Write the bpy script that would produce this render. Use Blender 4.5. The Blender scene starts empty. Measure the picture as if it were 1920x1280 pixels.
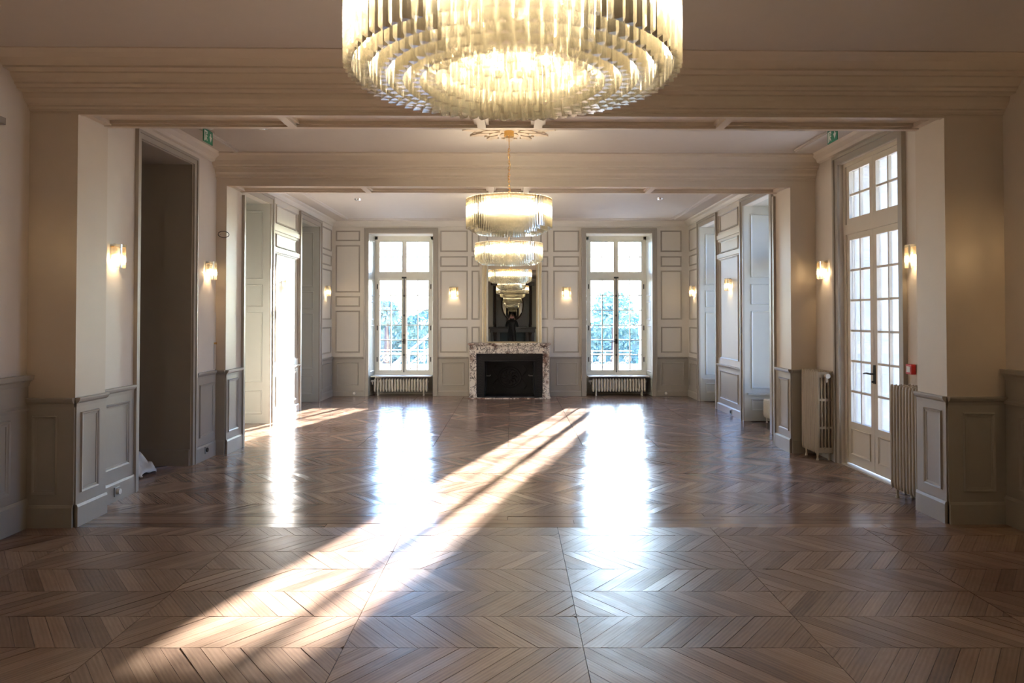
import bpy, bmesh, math, random
from mathutils import Vector, Matrix
random.seed(7)
SC = bpy.context.scene
COL = SC.collection
PI = math.pi

# ------------------------------------------------------------------ camera
cam_d = bpy.data.cameras.new('camera'); cam = bpy.data.objects.new('camera', cam_d); COL.objects.link(cam)
cam_d.sensor_width = 36; cam_d.lens = 1330/1920*36
cam_d.shift_x = -1/1920; cam_d.shift_y = -(640-571.06)/1920
cam_d.clip_start = 0.02; cam_d.clip_end = 300
cam.location = (0, 0, 1.6); cam.rotation_euler = (PI/2+math.atan(.018), 0, 0)
SC.camera = cam
# ------------------------------------------------------------------ world, sun, exposure
W = bpy.data.worlds.new('sky'); SC.world = W; W.use_nodes = True
wn = W.node_tree; wn.nodes.clear()
sky = wn.nodes.new('ShaderNodeTexSky'); sky.sky_type = 'NISHITA'; sky.sun_disc = False
sky.sun_elevation = math.radians(14); sky.sun_rotation = math.radians(16.4); sky.air_density = 1.0; sky.dust_density = 1.5
bg = wn.nodes.new('ShaderNodeBackground'); bg.inputs[1].default_value = 2.2
tn = wn.nodes.new('ShaderNodeMixRGB'); tn.blend_type = 'MULTIPLY'; tn.inputs[0].default_value = 1; tn.inputs[2].default_value = (.41, .69, 1.30, 1)
wo = wn.nodes.new('ShaderNodeOutputWorld')
wn.links.new(sky.outputs[0], tn.inputs[1]); wn.links.new(tn.outputs[0], bg.inputs[0]); wn.links.new(bg.outputs[0], wo.inputs[0])
sd = bpy.data.lights.new('sun', 'SUN'); sun = bpy.data.objects.new('sun', sd); COL.objects.link(sun)
sd.energy = 118; sd.angle = math.radians(.8); sd.color = (1, .96, .91)
sdir = Vector((-.295, -1, -.2*math.hypot(1, .295)))
sun.rotation_euler = sdir.to_track_quat('-Z', 'Y').to_euler(); sun.location = (6, 30, 12)
SC.view_settings.view_transform = 'Standard'; SC.view_settings.look = 'None'
SC.view_settings.exposure = 0.52; SC.view_settings.gamma = 1; SC.view_settings.use_curve_mapping = False
cy = SC.cycles
cy.use_denoising = True; cy.max_bounces = 9; cy.diffuse_bounces = 5; cy.glossy_bounces = 5; cy.transmission_bounces = 6
cy.transparent_max_bounces = 28; cy.sample_clamp_indirect = 6; cy.sample_clamp_direct = 0
cy.caustics_reflective = False; cy.caustics_refractive = False; cy.blur_glossy = .5
def portal(loc, rot, sx, sy):
    l = bpy.data.lights.new('daylight_portal', 'AREA'); l.shape = 'RECTANGLE'; l.size = sx; l.size_y = sy
    l.cycles.is_portal = True
    o = bpy.data.objects.new('daylight_portal', l); COL.objects.link(o); o.location = loc; o.rotation_euler = rot
for cx_ in (-2.29, 2.17): portal((cx_, 15.25, 1.9), (-PI/2, 0, 0), 1.3, 3.0)
for y_ in (10.45, 13.07): portal((4.3, y_, 1.95), (0, PI/2, 0), 2.9, 1.1)
portal((4.35, 7.18, 1.75), (0, PI/2, 0), 3.4, 1.3)
# ------------------------------------------------------------------ materials
def lk(nt, a, b): nt.links.new(a, b)
def mat(name, col, rough=.5, metal=0, noise=.0, nscale=8, bump=0, bscale=60, spec=.5, coat=0, **k):
    m = bpy.data.materials.new(name); m.use_nodes = True; nt = m.node_tree
    p = nt.nodes['Principled BSDF']
    p.inputs['Base Color'].default_value = (*col, 1); p.inputs['Roughness'].default_value = rough
    p.inputs['Metallic'].default_value = metal; p.inputs['Specular IOR Level'].default_value = spec
    p.inputs['Coat Weight'].default_value = coat; p.inputs['Coat Roughness'].default_value = .12
    tc = nt.nodes.new('ShaderNodeTexCoord')
    n = nt.nodes.new('ShaderNodeTexNoise'); n.inputs['Scale'].default_value = nscale; n.inputs['Detail'].default_value = 5
    lk(nt, tc.outputs['Object'], n.inputs['Vector'])
    mx = nt.nodes.new('ShaderNodeMix'); mx.data_type = 'RGBA'
    mx.inputs[6].default_value = (*[c*(1-noise) for c in col], 1); mx.inputs[7].default_value = (*[min(1, c*(1+noise)) for c in col], 1)
    lk(nt, n.outputs[0], mx.inputs[0]); lk(nt, mx.outputs[2], p.inputs['Base Color'])
    if bump:
        n2 = nt.nodes.new('ShaderNodeTexNoise'); n2.inputs['Scale'].default_value = bscale; n2.inputs['Detail'].default_value = 3
        lk(nt, tc.outputs['Object'], n2.inputs['Vector'])
        b = nt.nodes.new('ShaderNodeBump'); b.inputs['Strength'].default_value = bump; b.inputs['Distance'].default_value = .01
        lk(nt, n2.outputs[0], b.inputs['Height']); lk(nt, b.outputs[0], p.inputs['Normal'])
    return m
M = {}
M['cream'] = mat('cream_wall_paint', (.66, .60, .53), .5, noise=.03, bump=.05)
M['panelling'] = mat('cream_panel_paint', (.70, .67, .61), .48, noise=.03, bump=.04, bscale=20, spec=.3)
M['grey'] = mat('grey_paint', (.36, .33, .285), .36, noise=.04, bump=.05, bscale=30)
M['greymould'] = mat('grey_moulding_paint', (.38, .345, .295), .4, noise=.03)
M['taupe'] = mat('taupe_passage_paint', (.32, .285, .245), .6, noise=.04)
M['ceiling'] = mat('ceiling_paint', (.52, .475, .435), .65, noise=.03)
M['beam'] = mat('beam_paint', (.60, .52, .43), .45, noise=.03)
M['shutter'] = mat('pale_shutter_paint', (.50, .50, .45), .38, noise=.03)
M['white'] = mat('window_paint', (.80, .78, .70), .35, noise=.03)
M['doorpaint'] = mat('door_cream_paint', (.66, .60, .50), .35, noise=.03)
M['reveal'] = mat('white_reveal_paint', (.82, .82, .80), .6)
M['gold'] = mat('brass', (.85, .55, .2), .25, 1, noise=.08)
M['mirrorgold'] = mat('pale_gilt', (.55, .44, .27), .38, .35, noise=.1, nscale=25, bump=.1)
M['black'] = mat('black_iron', (.012, .012, .014), .42, .5, noise=.3, nscale=40, bump=.3, bscale=70)
M['dark'] = mat('dark_metal', (.03, .028, .026), .35, .7)
M['radiator'] = mat('radiator_paint', (.40, .34, .26), .38, .1, noise=.05)
M['radiator2'] = mat('pale_radiator_paint', (.66, .62, .54), .38, 0, noise=.05)
M['chrome'] = mat('chrome', (.8, .8, .8), .18, 1)
M['plastic'] = mat('white_plastic', (.75, .74, .7), .35)
M['steelplate'] = mat('steel_plate', (.35, .34, .32), .35, .7)
M['red'] = mat('red_plastic', (.5, .02, .02), .35)
M['green'] = mat('sign_green', (.02, .23, .12), .4)
M['stone'] = mat('pale_limestone', (.66, .58, .44), .8, noise=.15, nscale=3, bump=.2)
M['gravel'] = mat('pale_gravel', (.62, .58, .5), .9, noise=.15, nscale=30, bump=.3, bscale=200)
M['iron_glare'] = mat('glare_pale_iron', (.75, .74, .70), .4)  # overexposed sun glare on the backlit railings put into an even pale colour
M['darkwood'] = mat('dark_carved_wood', (.045, .022, .016), .38, noise=.4, nscale=14, bump=.3, bscale=30)
M['leaf'] = mat('leaves', (.16, .27, .25), .6, noise=.6, nscale=3)  # garden glare and blue sky light mixed into the leaf green
M['plaster'] = mat('rosette_plaster', (.50, .40, .30), .5, noise=.35, nscale=30)
M['bag'] = mat('white_sheet', (.7, .68, .64), .45, noise=.05)
M['cloth'] = mat('black_cloth', (.012, .012, .014), .85, noise=.3)
M['skin'] = mat('skin', (.32, .18, .13), .5, noise=.08)
M['hair'] = mat('dark_hair', (.02, .014, .01), .5)
M['phone'] = mat('phone_case', (.3, .05, .04), .3)

def mirror_mat():
    m = bpy.data.materials.new('mirror_glass'); m.use_nodes = True; p = m.node_tree.nodes['Principled BSDF']
    p.inputs['Base Color'].default_value = (.72, .72, .70, 1); p.inputs['Metallic'].default_value = 1; p.inputs['Roughness'].default_value = .0
    return m
M['mirror'] = mirror_mat()
def pane_mat(name, tint=(1, 1, 1), extra=.0):
    m = bpy.data.materials.new(name); m.use_nodes = True; nt = m.node_tree; nt.nodes.clear()
    t = nt.nodes.new('ShaderNodeBsdfTransparent'); t.inputs[0].default_value = (*tint, 1)
    g = nt.nodes.new('ShaderNodeBsdfGlossy'); g.inputs['Roughness'].default_value = .02
    f = nt.nodes.new('ShaderNodeFresnel'); f.inputs[0].default_value = 1.45
    s = nt.nodes.new('ShaderNodeMixShader'); o = nt.nodes.new('ShaderNodeOutputMaterial')
    mp = nt.nodes.new('ShaderNodeMath'); mp.operation = 'MULTIPLY'; mp.inputs[1].default_value = .8
    lk(nt, f.outputs[0], mp.inputs[0]); lk(nt, mp.outputs[0], s.inputs[0]); lk(nt, t.outputs[0], s.inputs[1]); lk(nt, g.outputs[0], s.inputs[2]); lk(nt, s.outputs[0], o.inputs[0])
    return m
M['glass'] = pane_mat('window_glass')
def crystal_mat(name, tint, trans, transl):
    m = bpy.data.materials.new(name); m.use_nodes = True; nt = m.node_tree; nt.nodes.clear()
    t = nt.nodes.new('ShaderNodeBsdfTransparent'); t.inputs[0].default_value = (*tint, 1)
    r = nt.nodes.new('ShaderNodeBsdfRefraction'); r.inputs['IOR'].default_value = 1.3; r.inputs['Roughness'].default_value = .03; r.inputs[0].default_value = (*tint, 1)
    g = nt.nodes.new('ShaderNodeBsdfGlossy'); g.inputs['Roughness'].default_value = .06; g.inputs[0].default_value = (1, .97, .92, 1)
    l = nt.nodes.new('ShaderNodeBsdfTranslucent'); l.inputs[0].default_value = (1, .95, .78, 1)
    f = nt.nodes.new('ShaderNodeFresnel'); f.inputs[0].default_value = 1.5
    a = nt.nodes.new('ShaderNodeMixShader'); a.inputs[0].default_value = transl
    b = nt.nodes.new('ShaderNodeMixShader'); c = nt.nodes.new('ShaderNodeMixShader'); c.inputs[0].default_value = .15
    o = nt.nodes.new('ShaderNodeOutputMaterial')
    lk(nt, t.outputs[0], c.inputs[1]); lk(nt, r.outputs[0], c.inputs[2])
    lk(nt, c.outputs[0], a.inputs[1]); lk(nt, l.outputs[0], a.inputs[2])
    lk(nt, f.outputs[0], b.inputs[0]); lk(nt, a.outputs[0], b.inputs[1]); lk(nt, g.outputs[0], b.inputs[2]); lk(nt, b.outputs[0], o.inputs[0])
    return m
M['crystal'] = crystal_mat('crystal_glass', (1, .99, .965), 0, .24)
def emit(name, col, s, sampling=None):
    m = bpy.data.materials.new(name); m.use_nodes = True; nt = m.node_tree; nt.nodes.clear()
    e = nt.nodes.new('ShaderNodeEmission'); e.inputs[0].default_value = (*col, 1); e.inputs[1].default_value = s
    o = nt.nodes.new('ShaderNodeOutputMaterial'); lk(nt, e.outputs[0], o.inputs[0])
    if sampling: m.cycles.emission_sampling = sampling
    return m
M['bulb'] = emit('lamp_bulb_glow', (1, .88, .66), 42, 'NONE')
M['bulb_inner'] = emit('inner_bulb_glow', (1, .88, .62), 8, 'NONE')
M['bulb2'] = emit('sconce_bulb_glow', (1, .8, .5), 22, 'NONE')
M['spot'] = emit('downlight_glow', (1, .93, .85), 2.5, 'NONE')

def marble():
    m = bpy.data.materials.new('breccia_marble'); m.use_nodes = True; nt = m.node_tree; p = nt.nodes['Principled BSDF']
    tc = nt.nodes.new('ShaderNodeTexCoord')
    n = nt.nodes.new('ShaderNodeTexNoise'); n.inputs['Scale'].default_value = 7; n.inputs['Detail'].default_value = 7; n.inputs['Distortion'].default_value = 1.6
    v = nt.nodes.new('ShaderNodeTexVoronoi'); v.feature = 'DISTANCE_TO_EDGE'; v.inputs['Scale'].default_value = 7
    ad = nt.nodes.new('ShaderNodeMixRGB'); ad.blend_type = 'ADD'; ad.inputs[0].default_value = .35
    lk(nt, tc.outputs['Object'], n.inputs['Vector']); lk(nt, tc.outputs['Object'], ad.inputs[1]); lk(nt, n.outputs[1], ad.inputs[2]); lk(nt, ad.outputs[0], v.inputs['Vector'])
    r1 = nt.nodes.new('ShaderNodeValToRGB'); r1.color_ramp.elements[0].position = .0; r1.color_ramp.elements[1].position = .10
    r1.color_ramp.elements[0].color = (.03, .015, .018, 1); r1.color_ramp.elements[1].color = (.80, .74, .66, 1)
    r2 = nt.nodes.new('ShaderNodeValToRGB'); r2.color_ramp.elements[0].position = .50; r2.color_ramp.elements[1].position = .62
    r2.color_ramp.elements[0].color = (1, 1, 1, 1); r2.color_ramp.elements[1].color = (.32, .22, .20, 1)
    n3 = nt.nodes.new('ShaderNodeTexNoise'); n3.inputs['Scale'].default_value = 5; n3.inputs['Detail'].default_value = 6; lk(nt, tc.outputs['Object'], n3.inputs['Vector'])
    mu = nt.nodes.new('ShaderNodeMixRGB'); mu.blend_type = 'MULTIPLY'; mu.inputs[0].default_value = 1
    lk(nt, v.outputs['Distance'], r1.inputs[0]); lk(nt, n3.outputs[0], r2.inputs[0]); lk(nt, r1.outputs[0], mu.inputs[1]); lk(nt, r2.outputs[0], mu.inputs[2])
    lk(nt, mu.outputs[0], p.inputs['Base Color']); p.inputs['Roughness'].default_value = .2
    return m
M['marble'] = marble()
def woodfloor(name, r0, r1, bmp, sat, val):
    m = bpy.data.materials.new(name); m.use_nodes = True; nt = m.node_tree; p = nt.nodes['Principled BSDF']
    uv = nt.nodes.new('ShaderNodeUVMap'); uv.uv_map = 'grain'
    at = nt.nodes.new('ShaderNodeAttribute'); at.attribute_name = 'tone'
    mp = nt.nodes.new('ShaderNodeMapping'); mp.inputs['Scale'].default_value = (3.5, 42, 1); lk(nt, uv.outputs[0], mp.inputs[0])
    g = nt.nodes.new('ShaderNodeTexNoise'); g.inputs['Scale'].default_value = 1.6; g.inputs['Detail'].default_value = 6; g.inputs['Distortion'].default_value = .9; lk(nt, mp.outputs[0], g.inputs['Vector'])
    mp2 = nt.nodes.new('ShaderNodeMapping'); mp2.inputs['Scale'].default_value = (1.2, 9, 1); lk(nt, uv.outputs[0], mp2.inputs[0])
    wv = nt.nodes.new('ShaderNodeTexWave'); wv.wave_type = 'RINGS'; wv.inputs['Scale'].default_value = 1.7; wv.inputs['Distortion'].default_value = 5; wv.inputs['Detail'].default_value = 3; lk(nt, mp2.outputs[0], wv.inputs['Vector'])
    ramp = nt.nodes.new('ShaderNodeValToRGB'); cr = ramp.color_ramp
    cr.elements[0].position = 0; cr.elements[0].color = (.085, .046, .028, 1)
    cr.elements[1].position = 1; cr.elements[1].color = (.40, .28, .19, 1)
    e = cr.elements.new(.45); e.color = (.215, .137, .088, 1)
    a1 = nt.nodes.new('ShaderNodeMath'); a1.operation = 'MULTIPLY_ADD'; a1.inputs[1].default_value = .50; lk(nt, g.outputs[0], a1.inputs[0])
    lk(nt, at.outputs['Fac'], a1.inputs[2])
    a2 = nt.nodes.new('ShaderNodeMath'); a2.operation = 'MULTIPLY_ADD'; a2.inputs[1].default_value = .16; lk(nt, wv.outputs[1], a2.inputs[0]); lk(nt, a1.outputs[0], a2.inputs[2])
    sb = nt.nodes.new('ShaderNodeMath'); sb.operation = 'SUBTRACT'; sb.inputs[1].default_value = .38; lk(nt, a2.outputs[0], sb.inputs[0]); lk(nt, sb.outputs[0], ramp.inputs[0])
    # worn darker / redder patches and a few pale scuffs
    tc = nt.nodes.new('ShaderNodeTexCoord'); st = nt.nodes.new('ShaderNodeTexNoise'); st.inputs['Scale'].default_value = .8; st.inputs['Detail'].default_value = 3; st.inputs['Roughness'].default_value = .6
    gm = nt.nodes.new('ShaderNodeNewGeometry'); lk(nt, gm.outputs['Position'], st.inputs['Vector'])
    r2 = nt.nodes.new('ShaderNodeValToRGB'); r2.color_ramp.elements[0].position = .30; r2.color_ramp.elements[1].position = .66
    r2.color_ramp.elements[0].color = (.60, .46, .42, 1); r2.color_ramp.elements[1].color = (1.0, 1.0, 1.0, 1); lk(nt, st.outputs[0], r2.inputs[0])
    mu = nt.nodes.new('ShaderNodeMixRGB'); mu.blend_type = 'MULTIPLY'; mu.inputs[0].default_value = .8; lk(nt, ramp.outputs[0], mu.inputs[1]); lk(nt, r2.outputs[0], mu.inputs[2])
    hs = nt.nodes.new('ShaderNodeHueSaturation'); hs.inputs['Saturation'].default_value = sat; hs.inputs['Value'].default_value = val; lk(nt, mu.outputs[0], hs.inputs['Color']); lk(nt, hs.outputs[0], p.inputs['Base Color'])
    rr = nt.nodes.new('ShaderNodeMapRange'); rr.inputs[3].default_value = r0; rr.inputs[4].default_value = r1; lk(nt, st.outputs[0], rr.inputs[0]); lk(nt, rr.outputs[0], p.inputs['Roughness'])
    b = nt.nodes.new('ShaderNodeBump'); b.inputs['Strength'].default_value = .22; b.inputs['Distance'].default_value = .002
    lk(nt, g.outputs[0], b.inputs['Height'])
    wz = nt.nodes.new('ShaderNodeTexNoise'); wz.inputs['Scale'].default_value = 6; wz.inputs['Detail'].default_value = 2; lk(nt, gm.outputs['Position'], wz.inputs['Vector'])
    b2 = nt.nodes.new('ShaderNodeBump'); b2.inputs['Strength'].default_value = bmp; b2.inputs['Distance'].default_value = .006; lk(nt, wz.outputs[0], b2.inputs['Height']); lk(nt, b.outputs[0], b2.inputs['Normal'])
    lk(nt, b2.outputs[0], p.inputs['Normal'])
    return m
M['wood'] = woodfloor('oak_parquet', .13, .24, .25, .82, 1.35)
M['woodfront'] = woodfloor('dull_oak_parquet', .26, .42, .5, .92, 1.24)

# ------------------------------------------------------------------ mesh helpers
class MB:
    def __init__(s): s.v = []; s.f = []
    def add(s, vs, fs):
        o = len(s.v); s.v += [tuple(v) for v in vs]; s.f += [tuple(i+o for i in f) for f in fs]; return s
    def box(s, x0, x1, y0, y1, z0, z1):
        if x0 > x1: x0, x1 = x1, x0
        if y0 > y1: y0, y1 = y1, y0
        if z0 > z1: z0, z1 = z1, z0
        return s.add([(x0, y0, z0), (x1, y0, z0), (x1, y1, z0), (x0, y1, z0), (x0, y0, z1), (x1, y0, z1), (x1, y1, z1), (x0, y1, z1)],
              [(0, 3, 2, 1), (4, 5, 6, 7), (0, 1, 5, 4), (1, 2, 6, 5), (2, 3, 7, 6), (3, 0, 4, 7)])
    def tube(s, pts, r, n=8, closed=False, caps=True):
        pts = [Vector(p) for p in pts]; rs = r if isinstance(r, (list, tuple)) else [r]*len(pts)
        rings = []; up = Vector((0, 0, 1))
        N = len(pts)
        for i, p in enumerate(pts):
            if closed: d = pts[(i+1) % N]-pts[i-1]
            else: d = pts[min(i+1, N-1)]-pts[max(i-1, 0)]
            d.normalize(); u = up if abs(d.z) < .95 else Vector((1, 0, 0))
            a = d.cross(u).normalized(); b = d.cross(a).normalized()
            rings.append([p+(a*math.cos(t*2*PI/n)+b*math.sin(t*2*PI/n))*rs[i] for t in range(n)])
        o = [v for R in rings for v in R]; f = []
        for i in range(N if closed else N-1):
            j = (i+1) % N
            for t in range(n): f.append((i*n+t, i*n+(t+1) % n, j*n+(t+1) % n, j*n+t))
        if caps and not closed: f.append(tuple(range(n-1, -1, -1))); f.append(tuple((N-1)*n+t for t in range(n)))
        return s.add(o, f)
    def lathe(s, prof, n=24, c=(0, 0, 0)):
        o = []; f = []
        for r, z in prof: o += [(c[0]+r*math.cos(t*2*PI/n), c[1]+r*math.sin(t*2*PI/n), c[2]+z) for t in range(n)]
        for i in range(len(prof)-1):
            for t in range(n): f.append((i*n+t, i*n+(t+1) % n, (i+1)*n+(t+1) % n, (i+1)*n+t))
        f.append(tuple(range(n-1, -1, -1))); f.append(tuple((len(prof)-1)*n+t for t in range(n)))
        return s.add(o, f)
    def prism(s, poly, fn, d0, d1):      # poly: list of (a,b); fn(a,b,d)->xyz
        n = len(poly)
        vs = [fn(a, b, d0) for a, b in poly]+[fn(a, b, d1) for a, b in poly]
        f = [(i, (i+1) % n, n+(i+1) % n, n+i) for i in range(n)]+[tuple(range(n-1, -1, -1)), tuple(range(n, 2*n))]
        return s.add(vs, f)
    def mesh(s, name):
        me = bpy.data.meshes.new(name); me.from_pydata(s.v, [], s.f); me.update()
        bm = bmesh.new(); bm.from_mesh(me); bmesh.ops.recalc_face_normals(bm, faces=bm.faces); bm.to_mesh(me); bm.free()
        return me
    def build(s, name, m, parent=None, smooth=False, bevel=0):
        me = s.mesh(name); me.materials.append(M[m])
        if smooth: me.polygons.foreach_set('use_smooth', [True]*len(me.polygons))
        o = bpy.data.objects.new(name, me); COL.objects.link(o)
        if parent:
            o.parent = parent
        if bevel:
            b = o.modifiers.new('bevel', 'BEVEL'); b.width = bevel; b.segments = 2; b.limit_method = 'ANGLE'
        return o
def thing(name, label, cat, loc=(0, 0, 0), rz=0, group=None):
    o = bpy.data.objects.new(name, None); COL.objects.link(o); o.empty_display_size = .1
    o.location = loc; o.rotation_euler = (0, 0, rz); o['label'] = label; o['category'] = cat
    if group: o['group'] = group
    return o
def tag(o, label, cat, group=None):
    o['label'] = label; o['category'] = cat
    if group: o['group'] = group
    return o
def struct(o): o['kind'] = 'structure'; return o
def copy_tree(o, parent=None):
    c = o.copy(); COL.objects.link(c)
    if parent: c.parent = parent
    for ch in list(o.children): copy_tree(ch, c)
    return c
# plane helper: 'Y' faces -Y, 'L' left wall faces +X, 'R' right wall faces -X, 'B' faces +Y
def pm(pl, pos, a, z, d):
    if pl == 'Y': return (a, pos-d, z)
    if pl == 'B': return (a, pos+d, z)
    if pl == 'L': return (pos+d, a, z)
    return (pos-d, a, z)
def pbox(mb, pl, pos, a0, a1, z0, z1, d0, d1):
    p = pm(pl, pos, a0, z0, d0); q = pm(pl, pos, a1, z1, d1)
    return mb.box(p[0], q[0], p[1], q[1], p[2], q[2])
def run(pl, pos, a0, a1, prof, mb=None):     # prof: list of (d,z), closed against the wall
    mb = mb or MB(); n = len(prof)
    vs = [pm(pl, pos, a0, z, d) for d, z in prof]+[pm(pl, pos, a1, z, d) for d, z in prof]
    f = [(i, (i+1) % n, n+(i+1) % n, n+i) for i in range(n)]+[tuple(range(n)), tuple(range(n, 2*n))]
    return mb.add(vs, f)
def moulding_ring(pl, pos, a0, a1, z0, z1, w=.03, h=.016, off=0, mb=None):
    mb = mb or MB(); L = [(0, 0), (.15, 1), (.45, .75), (.6, .35), (1, .25), (1, 0)]
    V = []
    for t, hh in L:
        i = t*w; dd = off+hh*h
        V += [pm(pl, pos, a0+i, z0+i, dd), pm(pl, pos, a1-i, z0+i, dd), pm(pl, pos, a1-i, z1-i, dd), pm(pl, pos, a0+i, z1-i, dd)]
    f = []
    for k in range(len(L)-1):
        for t in range(4): f.append((k*4+t, k*4+(t+1) % 4, (k+1)*4+(t+1) % 4, (k+1)*4+t))
    return mb.add(V, f)
def panel(parent, pl, pos, a0, a1, z0, z1, m='greymould', w=.03, h=.016, off=0):
    return moulding_ring(pl, pos, a0, a1, z0, z1, w, h, off).build('panel_moulding', m, parent)
def holed(pl, pos, a0, a1, z0, z1, holes, th, mb=None, d1=0):
    mb = mb or MB()
    A = sorted({a0, a1, *[h[0] for h in holes], *[h[1] for h in holes]}); Z = sorted({z0, z1, *[h[2] for h in holes], *[h[3] for h in holes]})
    for i in range(len(A)-1):
        for k in range(len(Z)-1):
            ca = (A[i]+A[i+1])/2; cz = (Z[k]+Z[k+1])/2
            if any(h[0] < ca < h[1] and h[2] < cz < h[3] for h in holes): continue
            pbox(mb, pl, pos, A[i], A[i+1], Z[k], Z[k+1], -th, d1)
    return mb
RAIL = lambda z: [(0, z-.075), (.012, z-.07), (.014, z-.045), (.03, z-.03), (.038, z-.012), (.038, z), (0, z)]
def wainscot(parent, pl, pos, a0, a1, zt, panels, base=.17, m='grey', t=.012, pz=None):
    s = MB(); pbox(s, pl, pos, a0, a1, 0, zt-.02, 0, t); s.build('dado_lining', m, parent)
    run(pl, pos, a0, a1, RAIL(zt)).build('dado_rail', m, parent)
    run(pl, pos, a0, a1, [(0, 0), (.028, 0), (.028, base-.02), (.02, base), (0, base)]).build('baseboard', m, parent)
    for (p0, p1, q0, q1) in panels: panel(parent, pl, pos, p0, p1, q0, q1, m, .035, .014, t)
def casing(parent, pl, pos, a0, a1, z1, w=.1, m='grey', h=.035, z0=0):
    for aa, bb in ((a0-w, a0), (a1, a1+w)):
        s = MB(); pbox(s, pl, pos, aa, bb, z0, z1+w, 0, h*.6)
        o0, o1 = (aa, aa+w*.35) if aa < a0 else (bb-w*.35, bb)
        pbox(s, pl, pos, o0, o1, z0, z1+w, h*.6, h); s.build('door_casing' if z0 == 0 else 'casing', m, parent)
    s = MB(); pbox(s, pl, pos, a0, a1, z1, z1+w, 0, h*.6); pbox(s, pl, pos, a0-w*.65, a1+w*.65, z1+w*.65, z1+w, h*.6, h); s.build('head_casing', m, parent)

# ------------------------------------------------------------------ floor
YS = -5.6; YF = 14.5; ZC = 3.5; ZF = 3.57
fl = MB(); fl.box(-6.2, 4.6, YS, 15.0, -.12, -.012); floor = struct(fl.build('floor', 'wood'))
floor['label'] = 'brown oak parquet laid in chevrons'
def clip(poly, a, b, c):                 # keep a*x+b*y<=c
    out = []
    for i in range(len(poly)):
        p, q = poly[i], poly[(i+1) % len(poly)]; dp = a*p[0]+b*p[1]-c; dq = a*q[0]+b*q[1]-c
        if dp <= 0: out.append(p)
        if (dp < 0 < dq) or (dq < 0 < dp): t = dp/(dp-dq); out.append((p[0]+t*(q[0]-p[0]), p[1]+t*(q[1]-p[1])))
    return out
boards = []      # (poly, dir, tone)
def band(y0, y1, x0, x1, bays, idx, dX, w, gap=.0012, lim=None):
    for j in range(len(bays)-1):
        A, B = bays[j], bays[j+1]
        s = 1 if (idx+j) % 2 == 0 else -1
        n0 = int((A-abs(dX)-w)/w)-1; n1 = int((B+abs(dX)+w)/w)+1
        off = random.random()*w
        for k in range(n0, n1+1):
            xa = k*w+off; xb = xa+w-gap*1.3; yb = y0+gap; yt = y1-gap; sx = s*dX
            P = [(xa, yb), (xb, yb), (xb+sx, yt), (xa+sx, yt)]
            P = clip(P, -1, 0, -(max(A, x0)+gap)); P = clip(P, 1, 0, min(B, x1)-gap) if P else P
            if len(P) < 3: continue
            ar = abs(sum(P[i][0]*P[(i+1) % len(P)][1]-P[(i+1) % len(P)][0]*P[i][1] for i in range(len(P))))/2
            if ar < .0001: continue
            boards.append((P, math.atan2(y1-y0, sx), random.gauss(.5, .11)))
def strip(y0, y1, x0, x1, n):
    h = (y1-y0)/n
    for i in range(n):
        x = x0-random.random()*1.5
        while x < x1:
            L = random.uniform(1.3, 2.6); a = max(x, x0); b = min(x+L, x1)
            if b-a > .05: boards.append(([(a+.001, y0+i*h+.0015), (b-.001, y0+i*h+.0015), (b-.001, y0+(i+1)*h-.0015), (a+.001, y0+(i+1)*h-.0015)], 0, random.gauss(.46, .08)))
            x += L
ys = [5.445-.355*i for i in range(0, 10)][::-1]
ys = [2.55, 2.76, 3.115, 3.468, 3.828, 4.178, 4.542, 4.886, 5.241, 5.44]
bays = [.343+1.163*i for i in range(-4, 5)]
for i in range(len(ys)-1): band(ys[i], ys[i+1], -3.72, 3.85, bays, i+1, .28*(ys[i+1]-ys[i])/.355, .0975, .0017)
N_front = len(boards)
strip(5.44, 5.83, -3.74, 3.87, 4)
ys = [5.83, 6.12, 6.51, 6.92, 7.31, 7.71, 8.12, 8.50]
for i in range(len(ys)-1): band(ys[i], ys[i+1], -3.5, 3.75, [-3.6, 3.9], i, .34*(ys[i+1]-ys[i])/.4, .098, .0028)
strip(8.50, 8.80, -3.7, 3.6, 3)
y = 8.80; i = 0
fb = [-.055+.465*2*k for k in range(-5, 5)]
while y < 14.5:
    band(y, min(y+.4, 14.5), -4.2, 4.1, fb, i, .33, .105, .0028); y += .4; i += 1
# passage floor on the left
band(6.65, 7.68, -5.4, -3.5, [-5.4, -3.5], 0, .7, .12)
def board_mesh(name, items, wm='wood'):
    V = []; F = []; U = []; T = []
    for P, ang, tone in items:
        n = len(P); c = (sum(p[0] for p in P)/n, sum(p[1] for p in P)/n)
        ca, sa = math.cos(ang), math.sin(ang); ti = random.gauss(0, .010); tj = random.gauss(0, .0012)
        cup = random.gauss(0, .0003); ou, ov = random.random()*9, random.random()*9
        o = len(V); uvs = []
        for (x, y_) in P:
            u = (x-c[0])*ca+(y_-c[1])*sa; v = -(x-c[0])*sa+(y_-c[1])*ca
            V.append((x, y_, ti*v+tj*u+cup)); uvs.append((u+ou, v+ov))
        for (x, y_) in P: V.append((x, y_, -.012))
        F.append(tuple(range(o, o+n))); U.append(uvs); T.append(tone)
        for k in range(n):
            F.append((o+k, o+n+k, o+n+(k+1) % n, o+(k+1) % n)); U.append([uvs[k], uvs[k], uvs[(k+1) % n], uvs[(k+1) % n]]); T.append(tone-.3)
    me = bpy.data.meshes.new(name); me.from_pydata(V, [], F); me.materials.append(M[wm])
    uv = me.uv_layers.new(name='grain'); fl_ = [c for us in U for u in us for c in u]; uv.data.foreach_set('uv', fl_)
    at = me.attributes.new('tone', 'FLOAT', 'FACE'); at.data.foreach_set('value', T)
    me.update(); return me
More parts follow.
